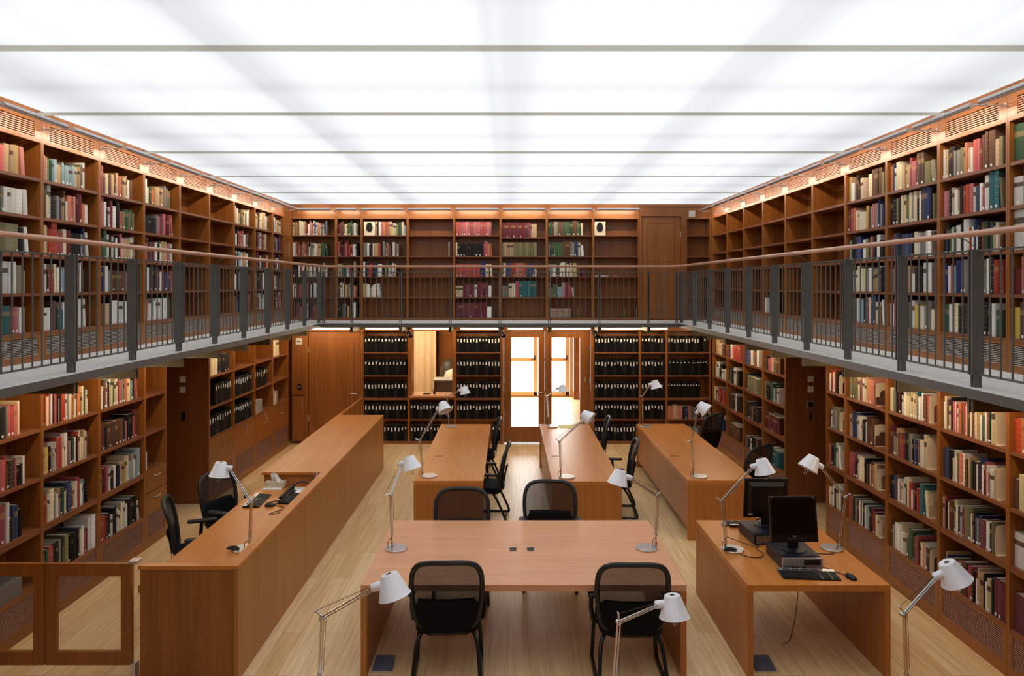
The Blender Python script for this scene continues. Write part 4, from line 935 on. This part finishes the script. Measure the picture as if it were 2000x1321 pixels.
def bookend(wl, u, z, h, label, solid=False):
    t = thing('bookend', label, 'bookend', W(wl, u, .1, z), 0, 'cream arched bookends')
    wd = h*.72; c = .03+wd/2; rt = .03
    out = []; inn = []
    N = 8
    out.append((c-wd/2, z+.001)); inn.append((c-wd*.24, z+.001))
    out.append((c-wd/2, z+h*.4)); inn.append((c-wd*.24, z+h*.5))
    for i in range(N+1):
        a = pi-pi*i/N
        # rounded-rectangle outer contour sampled beside the arch
        ox = cos(a); oz = sin(a)
        s_ = 1/max(abs(ox), abs(oz)); px = ox*s_; pz = oz*s_
        k = .93 if abs(abs(ox)-abs(oz)) < .3 else 1
        out.append((c+wd/2*px*k, z+h*.4+(h*.6)*pz*k)); inn.append((c+wd*.24*cos(a), z+h*.5+wd*.24*sin(a)))
    out.append((c+wd/2, z+.001)); inn.append((c+wd*.24, z+.001))
    m = MB(); n = len(out)
    for du in (-.0015, .0015):
        for (dd, zz) in out: m.v.append(W(wl, u+du, dd, zz))
        for (dd, zz) in inn: m.v.append(W(wl, u+du, dd, zz))
    for i in range(n-1):
        m.face([i, i+1, n+i+1, n+i]); m.face([2*n+i, 3*n+i, 3*n+i+1, 2*n+i+1]); m.face([i, 2*n+i, 2*n+i+1, i+1]); m.face([n+i, n+i+1, 3*n+i+1, 3*n+i])
    if solid: m.f = []; m.mi = []; m.uv = []; m.face(out_i := list(range(n))); m.face([2*n+i for i in range(n)][::-1]); [m.face([i, i+1, 2*n+i+1, 2*n+i]) for i in range(n-1)]
    m.build('upright', M['cream'], t)
    s_ = 1 if wl != 'R' else -1
    MB().wbox(wl, u, u+s_*.028, .03, .03+wd, z+.0005, z+.0035).build('foot', M['cream'], t)
# --- gallery, left wall (near bay first)
wn = ['left gallery bay four before empties', 'left gallery bay three before empties', 'left gallery bay two before empties', 'left gallery bay touching empties']
SN = ['top', 'second', 'third', 'fourth', 'bottom']
SZ = [4.12, 3.77, 3.42, 3.07, 2.715]
LG = [
 ['kkrumuuddds', 'rkggGggewwwwww', 'mmmmmmoOOokw', 'wwwwwwwwod', 'bbbdogtuuw'],
 ['uudegllddllllllcdow'.replace(' ', ''), 'e5n5cw7Kebdn6wssskm6m6sw2', 'oye5rrR7uucmkkkkkebw', 'bwkRcwlLwkwnmwnk', 'WwknkttwgnkGgwww'],
 ['s6rncndNDsudcdcn', 'us7wkwm6wk6rogogo', 'ggg7wkwkwkuwDDwd', 'bbuwednNNnwwk', 'nnwdk6Wwwwwwg'],
 ['cdw6cgsddddeoo', 'kkkkKeumuumuu', 'um6nmwkwdduw', 'egwqqQwmwrbBr', 'wswewWwwg6g'],
]
for i in range(4):
    for j in range(5): row('L', LY[i], LY[i+1], SZ[j], LG[i][j], [.78, .84, .84, .82, .80][j], wn[i], SN[j])
LG2 = [['n6dcwdnodcnwd', 'kwksudrwnnk', 'bkwklwudcwk', 'gwk7lnwwkgn', 'wnbkmdwr'], ['kcdnwcdddwn', 'wnkuewnmddnk', 'knm6kwknmud', 'nwkmkewnkm', 'mmnwewlwnk'], ['wpbwddDddcw', 'dnnnebkp7p', 'wdkrnwkndm', 'wkewwmknw', 'mmmkwnrw']]
for i in range(3):
    for j in range(5): row('L', LY[i+6], LY[i+7], SZ[j], LG2[i][j], .84, 'left gallery bay %s beyond empties' % ORD[i], SN[j])
# --- gallery, right wall (codes run from the far end towards the viewer)
wn = ['right gallery bay four before empties', 'right gallery bay three before empties', 'right gallery bay two before empties', 'right gallery bay touching empties']
RG = [
 ['g6odru6bwcd', 'wl7Le7wuwdn', 'W7W7bbwnd', 'ms6Ndybwow', 'ynywwkewg'],
 ['w5dqqqeeodsdwuurnn7N7Do', 'uukcwdkrrrwbwrw6T7T7o', 'kbkgwgwwkwWrwb6wkkngkgdwdn', 'bwul4Bbeeckwew6k7rr', 'ggwcckkqqqbwkkwgg'],
 ['s5bwc6wdddr6un7nnOo', 'kK5okkccoc6eckw6n7B7bko', 'nubkbbbkcweewwn', 'eukwnwdwkkwwn', 'wuwcwgewy4ywoec'],
 ['dwnqncddcn6nno', 'nu5s5uccwCdneuuebeb', 'ekkbbb4wogunkwk', 'kewwc6wcewddwk', 'kwdggwllknr6wB7bccnw'],
]
for i in range(4):
    for j in range(5): row('R', RY[i], RY[i+1], SZ[j], RG[i][j], .90, wn[i], SN[j])
row('R', RY[6], RY[7], SZ[4], 'ww', .14, 'right gallery third bare bay', 'bottom')
# --- gallery, back wall
UB = {0: (['cdosncwcwdnrwuduwbwdswocbe', 'w5wnrsndsunnweewcwdy4y4gggG', 'kbkwnswkdewnwkwndew', 'wwnrnwkrkwkw', 'mmunwkmr'], .80),
 1: (['mmmnecyggg6ewe', 'umkmrumrmwwwk', 'degktwunkdn', 'nwcndowksn', 'kkekdnrwk'], .86),
 2: ([None, 'ee5wknwddrkeodunkwne', 'w6kb5nrrkb5bwwkog6wewdk', 'cwcwcw', ''], .82),
 3: (['', '', '', '', ''], .8),
 4: (['u5u5u5u5u5u5u5u5u5u5u5u5u5u5u5', 'c5k4k4k4k4k4k4k4k4k4k4kk6r6rs4s', 'r4r4r4r4r4r4r4r4b6b6c4c4c4', 'c3c3c3m4m4m4m4m4w4m6m6m6m6w', 'm6m6m6m6m6m6m6m6m6m6m6w3'], .82),
 5: (['m6m6m6m6m6m6m6m6m6m6m6m6d5d5d5', 'o5d5d5d5o5o5o5o5o5o5o5o5', 'o5c5b5b5r5r5s5s5s5r5b4b4b4c3', 'e3e3e3c5c5r7t7t7t7t7t7t7', ''], .80),
 6: (['g5g5n5e5o5n5n5g5g5g5g5g5n6n6g5g5c4', 'e5b5g5g5g5g5g5g5n6N6e6e5b6b6c5w', 'e4e4e4wokew5cewdw5cy5y5ennm', 'cn5oge4llw6u6m6r6uw', ''], .80)}
for i, (rows_, f) in UB.items():
    for j, cd in enumerate(rows_):
        if not cd: continue
        ff = f
        if i == 2 and j == 3: ff = .36
        if i == 6 and j == 3: ff = .58
        if i == 0 and j > 2: ff = .55
        zz = SB[j][0] if not (i == 5 and j == 0) else 4.085
        row('B', UX[i], UX[i+1], zz, cd, ff, 'upper back '+['corner bay', 'narrow bay', 'speaker bay', 'bare bay', 'rose set bay', 'maroon set bay', 'red-topped set bay'][i], SN[j], gap=.40)
row('B', UX[2]+.25, UX[3], 4.125, 'dkw5s5s5s5s5cywcoggcl', .98, 'upper back speaker bay', 'top')
row('B', UX[3]+.78, UX[4], 3.715, 'w', .20, 'upper back bare bay', 'second')
# --- ground floor, left wall
wn = ['left wall bay three past passage', 'left wall bay two past passage', 'left wall bay one past passage']
LZ = [1.82, 1.37, .91, .40]
LN = ['top', 'second', 'third', 'bottom']
LL = [
 ['kwKK5K5K5K5eurs5c6', 'nwkndws5b6b6wQ4dr5R5r6qQqu4kKw', 'wwck4k4kwk4nR8R8W8kb6bk', 'w1e1'],
 ['m7m7r6C5r6w7kur5k5w3k4R7r7r7wecdscwkS6dcgcw4', 'r4n4c4dY4y4k4oecwl5r6r6R6cwW7r4ekg5kcwkr6wccd6wn', 'uur5dwC6ewD5bgcB6B6nrcwr6rwwlkk', 'n3n3gR5R5kkekoO6kkkkkkkb6cwrmW8W8'],
 ['rewn6nw5rk5wcgcw7rr6uekdssccltk5ru6', 'm6m6m6kn5n5n5q5n5n5n5n5k5k5uk6kkrm7', 'c4wn5m5rwkkwkbD4D4cclewL7L7', 'rrR5r5mkkwk6kwwcc6w6wKK6Kk6w3'],
]
for i in range(3):
    for j in range(4):
        if i == 0 and j == 3: continue
        row('L', LLY[i], LLY[i+1], LZ[j], LL[i][j], [[.74, .80, .76, .3], [.84, .84, .84, 1.0], [.88, .88, .97, .92]][i][j], wn[i], LN[j], gap=.44)
for zz, cd, f, sh in ((1.82, 'w5', .07, 'top'), (1.37, 'w4', .08, 'second'), (.925, 'c4w3', .16, 'third')): row('L', 8.395, 8.92, zz, cd, f, 'slim left bay with drawers', sh, gap=.4)
# --- ground floor, right wall with bookends
wn = ['right wall bay four past passage', 'right wall bay three past passage', 'right wall bay two past passage', 'right wall bay one past passage']
RL = [
 [('r5s5S6cwoccw', .9, None), ('ncrmL6wTco', .9, None), ('w5crrr5umnc', .9, None), ('m6mttcw', .9, None)],
 [('w4cnckR5w5rwS5grucn4w4cndcddwwgwrgkC7', .80, -.30), ('B5BK5k5cwwoS5s5wnmdoK4kwnkb6w4mrwsWD4', .82, -.27), ('wrk4c4m5n5nC6wn4bw5nrO6o6wdkb4ebmMww4kO5', .80, -.25), ('nnd6b5onruCgN6n6mr6rkm5w3D7D6kwcckM7M7M7', .97, None)],
 [('c4ceg6kuk5wcwccywcccdt6www5nnr', .78, .27), ('m6neodn4rrmk5kgeekb4b4e4mcwC7', .74, -.31), ('kkb4b4nnwrwcwkc6rwrkrrT6t5c4', .76, .235), ('nnew5Wwc6wwcgG6G6krer5mccswnn', .80, .22)],
 [('oooooO5cnrwcdds5s5s5sn', .70, .25), ('s4dwb6b6B6wwccb4kkwn6nnnn6n', .68, .24), ('r5r5r5r5mkwcC5c5cknkdn5sD5', .74, .23), ('rrnkemwnwkwlwkmM4c3c3', .78, .19)],
]
for i in range(4):
    for j in range(4):
        cd, f, be = RL[i][j]; row('R', RLY[i], RLY[i+1], LZ[j], cd, f, wn[i], LN[j], gap=.44, be=be)
for j, (cd, f, be) in enumerate([('wr5r5wr5kkk', .56, .23), ('kweeeeO5', .58, .23), ('rmkggw6W5', .60, .23), ('ccw5kcwnk', .9, None)]): row('R', 8.41, 8.92, LZ[j], cd, f, 'slim bay by the right passage', LN[j], gap=.42, be=be)
# --- far ground floor bays
GG = [['nkuucnonn', 'ekkknglkw', 'm4m4m4m4m4m4m4m4m4', 'mnT4T4t4t4'], ['b6b6B6cennw', 'k5o4o4o4o4o4', 'kkqqnkq', 'ekqwkkn'], ['bwsRr6R6', 'kgkwek', 'qqkqwqq', 'n4n4n4n4n4'], ['nD5dwdn', 'ncw6wkkw', 'cgwR5rkr', 'bB3B3B3']]
for i in range(4):
    for j in range(4): row('R', GY[i], GY[i+1], LZ[j], GG[i][j], .66 if j else .72, 'far right wall bay '+['beside passage', 'two beyond passage', 'three beyond passage', 'in the corner'][i], LN[j], gap=.42)
row('L', FY[0], FY[1], 1.82, 'c4c4c4c4w5k5k5k5k5k5k5k5', .9, 'left cupboard bay beside passage', 'top', gap=.4)
row('L', FY[2], FY[3], 1.82, 'w5', .05, 'third left cupboard bay', 'top', gap=.4); row('L', FY[3], FY[3]+.6, 1.82, 'C7C7', .7, 'corner cupboard bay', 'top', gap=.4)
row('L', FY[3], FY[4], 1.37, 'Oo', .10, 'corner cupboard bay', 'second', gap=.4); row('L', FY[3], FY[4], .93, 'ccdcee', .4, 'corner cupboard bay', 'third', gap=.4)
row('L', FY[2], FY[3], .93, 'wEE', .5, 'third left cupboard bay', 'third', gap=.4)
row('B', 3.117, 3.99, .488, 's4s4D5s4uk4b4b4s4s4teq4q4q4nq', .96, 'back corner bay', 'fourth', gap=.36)
row('B', 3.45, 3.99, .058, 'ktlkln', .7, 'back corner bay', 'bottom', gap=.36)
# choose the books that show largest as individuals; the rest is one mass of small distant books
F_ = 1384.
def size_px(g):
    p = W(g['wl'], g['u']+g['t']/2, g['fr'], g['z']+g['h']/2); x = 994+F_*p[0]/p[1]; y = 557-F_*(p[2]-3.143)/p[1]
    if not (4 < x < 1996) or y > 1318: return 0
    hh = g['h']*F_/p[1]
    ww = g['t']*F_/p[1]*(abs(p[0])/p[1] if g['wl'] != 'B' else 1)
    k = 1.0
    if g['wl'] != 'B' and g['shelf'] in ('fourth', 'bottom') and p[2] > 2.4: k = .8
    if p[2] < 2.3 and g['shelf'] == 'top' and g['wl'] != 'B': k = .75
    return hh*ww*k
BOOKS.sort(key=lambda g: -size_px(g))
NI = 298
SPINE = dict(k='black', w='white')
used = set()
def desc(g):
    s_ = []
    if g['thick'] > .062: s_.append('very thick')
    elif g['thick'] > .045: s_.append('thick')
    elif g['thick'] < .022: s_.append('slim')
    if g['h'] > .31: s_.append('tall')
    elif g['h'] < .215: s_.append('short')
    return ' '.join(s_+[PAL[g['ch']][0]])
for g in BOOKS[:NI]:
    nb = [PAL[c][0] for c in (g['prev'], g['next']) if c]
    a = desc(g)+' book'
    where = g['shelf']+' shelf, '+g['where']
    cands = ['%s, %s' % (a, where)]
    if g['next']: cands.append('%s before a %s one, %s' % (a, PAL[g['next']][0], where))
    if g['prev']: cands.append('%s after a %s one, %s' % (a, PAL[g['prev']][0], where))
    cands.append('%s %s in row, %s' % (a, ORD[g['n']] if g['n'] < 25 else 'near the end', where))
    cands += ['%s, place %s in row, %s' % (a, k, where) for k in ('twenty-six', 'twenty-seven', 'twenty-eight', 'twenty-nine', 'thirty', 'thirty-one', 'thirty-two', 'thirty-three', 'thirty-four', 'thirty-five')][max(0, g['n']-25):max(1, g['n']-24)]
    g['c'] = cands
from collections import Counter
cnt = Counter()
for g in BOOKS[:NI]:
    for c in set(g['c']): cnt[c] += 1
for g in BOOKS[:NI]:
    lab = next((c for c in g['c'] if cnt[c] == 1 and len(c.split()) <= 16 and c not in used), None)
    if lab is None:
        lab = g['c'][-1 if g['n'] >= 25 else -1 if len(g['c']) else 0]
        ws_ = lab.split()
        if len(ws_) > 16: lab = ' '.join(ws_[:1]+ws_[2:]) if ws_[0] in ('very',) else lab
    used.add(lab)
    mats = M['B'+g['ch']]
    P = dict(cover=MB(), pages=MB(), sticker=MB() if g['st'] else None); P['cover'].uvc = (0, 0)
    book_geom(g['wl'], g['u'], g['z'], g['t'], g['h'], g['d'], g['fr'], g['lean'], g['rid'], P, g['ch'])
    off = W(g['wl'], g['u']+g['t']/2, g['fr']+g['d']/2, g['z'])
    o = P['cover'].build('book', mats, off=off); tag(o, lab, 'book', 'books on the %s shelf, %s' % (g['shelf'], g['where']))
    P['pages'].build('pages', M['page'], o)
    if g['st'] and P['sticker'].v: P['sticker'].build('spine_label', M['sticker'], o)
mass = MB(); mass.uvc = (0, 0); keys = list(PAL); mats = [M['B'+k] for k in keys]+[M['page'], M['sticker']]
class Sub:
    def __init__(s, i): s.i = i; s.v = mass.v
    def face(s, idx, uv=None): mass.cur = s.i; mass.face(idx, uv)
for g in BOOKS[NI:]:
    P = dict(cover=Sub(keys.index(g['ch'])), pages=Sub(len(keys)), sticker=Sub(len(keys)+1) if g['st'] else None)
    book_geom(g['wl'], g['u'], g['z'], g['t'], g['h'], g['d'], g['fr'], g['lean'], g['rid'], P, g['ch'])
tag(mass.build('distant_books', mats), 'smaller books filling the rest of the library shelves', 'books', kind='stuff')
print('books', len(BOOKS), 'individual min px', size_px(BOOKS[NI-1]))
# lying books and single items
t = tag(MB().box(.80, 1.22, YB+.03, YB+.2, 2.498, 2.56).box(.80, 1.22, YB+.035, YB+.2, 2.562, 2.62).box(.80, 1.22, YB+.03, YB+.2, 2.622, 2.68).build('archive_box', M['Bd'], off=(1.0, YB+.1, 2.498)), 'tan ridged archive box alone on the bottom gallery shelf, back wall', 'box')
for x, n_ in ((1.35, 'beside the tan box'), (2.28, 'below the teal and plum books'), (2.50+.02, 'in the bare bay by the upper door')):
    m = MB(); m.box(x, x+.02, YB+.04, YB+.16, 2.498, 2.70); tag(m.build('shelf_support', M['steel2'], off=(x, YB+.1, 2.498)), 'thin upright metal book support, bottom gallery shelf, '+n_, 'book support')
tag(MB().box(1.70, 1.97, YB+.03, YB+.2, 3.311, 3.335).build('flat_book', M['Bw'], off=(1.83, YB+.1, 3.311)), 'flat white booklet lying in the bare bay by the upper door', 'book')
tag(MB().box(2.06, 2.15, YB+.03, YB+.2, 3.311, 3.34).build('flat_book', M['Bu'], off=(2.1, YB+.1, 3.311)), 'flat pinkish booklet lying in the bare bay by the upper door', 'book')
tag(MB().box(XL-.27, XL-.02, 6.02, 6.30, .401, .55).build('file_box', M['Be'], off=(XL-.15, 6.15, .401)), 'grey file box on the bottom shelf seen through the gate', 'box')
tag(MB().box(XL-.24, XL-.01, 5.68, 6.01, .401, .412).build('paper_stack', M['paper'], off=(XL-.12, 5.9, .401)), 'flat white papers on the bottom shelf seen through the gate', 'paper')
# ---------------------------------------------------------------- ring binders
def binder(wl, u, z, t, h, d, fr, lab, k, lean=0.0, grp='black ring binders on the back wall'):
    off = W(wl, u+t/2, fr+d/2, z)
    m = MB()
    def hx(mb, a, b, c_, e, z0, z1):
        q = [(a, c_), (b, c_), (b, e), (a, e)]
        mb.hexa([W(wl, p[0]+lean*(zz-z), p[1], zz) for zz in (z0, z1) for p in q])
    hx(m, u, u+t, fr, fr+.004, z, z+h); hx(m, u, u+.004, fr+.004, fr+d, z, z+h); hx(m, u+t-.004, u+t, fr+.004, fr+d, z, z+h)
    o = m.build('ring_binder', M['fabric'] if k else M['black'], off=off)
    tag(o, lab, 'binder', grp)
    p = MB(); hx(p, u+.006, u+t-.012, fr+.02, fr+d-.02, z+.01, z+h-.02); p.build('paper_sheets', M['page'], o)
    return o, hx
def brow(wl, u0, u1, z, n, fill, where, shelf, h=.305, lean=0.0, lbl=None, start=0.0):
    rr = random.Random(hash_(where+shelf)); L = (u1-u0-.05)*fill; t = L/n
    for i in range(n):
        u = u0+.025+start+i*t
        if lean: u += (-lean)*h if lean < 0 else 0
        hh = h+rr.uniform(-.004, .004)
        o, hx = binder(wl, u+.0008, z+.0005, t-.0016, hh, .27, .02+rr.uniform(0, .006), 'black ring binder, %s along the %s shelf, %s' % (ORD[i], shelf, where), i % 3, lean, 'black ring binders, '+where)
        s = MB(); lw = min(t*.45, .024); lh = lbl or rr.choice([.055, .06, .075, .08, .045]); c = u+t/2; z1 = z+hh-rr.uniform(.035, .05)
        hx(s, c-lw/2, c+lw/2, .0175, .0195, z1-lh, z1); s.build('spine_label', M['sticker'], o)
Wn = {'B1': 'bay beside wooden door', 'B2': 'bay under the hatch', 'B3': 'bay between hatch and glazed doors', 'B4': 'wide bay after glazed doors', 'B5': 'narrow back bay', 'B6': 'back corner bay'}
for j, n in enumerate((13, 12, 13, 12)): brow('B', *BX['B1'], BS[j][0], n, [1, .97, 1, .97][j], Wn['B1'], SN[j], lbl=.05 if j < 2 else .075)
brow('B', BX['B1'][0]+.38, BX['B1'][1], .058, 7, 1, Wn['B1'], 'bottom')
brow('B', -1.984, -1.063, .488, 14, 1, Wn['B2'], 'upper'); brow('B', -1.984, -1.35, .058, 9, 1, Wn['B2'], 'bottom')
for j in range(4): brow('B', *BX['B3'], BS[j][0], 14, 1, Wn['B3'], SN[j])
brow('B', -.36, -.146, .058, 3, 1, Wn['B3'], 'bottom')
for j in range(5): brow('B', *BX['B4'], BS[j][0], 14, 1, Wn['B4'], SN[j])
for j in range(4): brow('B', *BX['B5'], BS[j][0], 7, .93, Wn['B5'], SN[j])
brow('B', 3.117, 3.80, 1.814, 11, 1.0, Wn['B6'], 'top'); brow('B', 3.82, 3.98, 1.814, 1, .6, 'alone at the back corner', 'top')
brow('B', 3.117, 3.62, 1.355, 6, 1.0, 'first group in back corner bay', 'second', lbl=.02); brow('B', 3.56, 3.96, 1.355, 6, .86, 'leaning group in back corner bay', 'second', lean=.14, lbl=.02)
brow('B', 3.117, 3.83, .91, 12, .98, Wn['B6'], 'third', lbl=.022)
Gl = 'left cupboard bay '
brow('L', FY[0]+.22, FY[1], 1.37, 7, .92, Gl+'beside the passage', 'second', h=.31); brow('L', FY[0], FY[1], .93, 9, .95, Gl+'beside the passage', 'third')
brow('L', FY[1], FY[2], 1.37, 9, .92, Gl+'two past the passage', 'second'); brow('L', FY[1], FY[2], .93, 9, .92, Gl+'two past the passage', 'third')
brow('L', FY[2], FY[3], 1.37, 7, .75, Gl+'three past the passage', 'second')
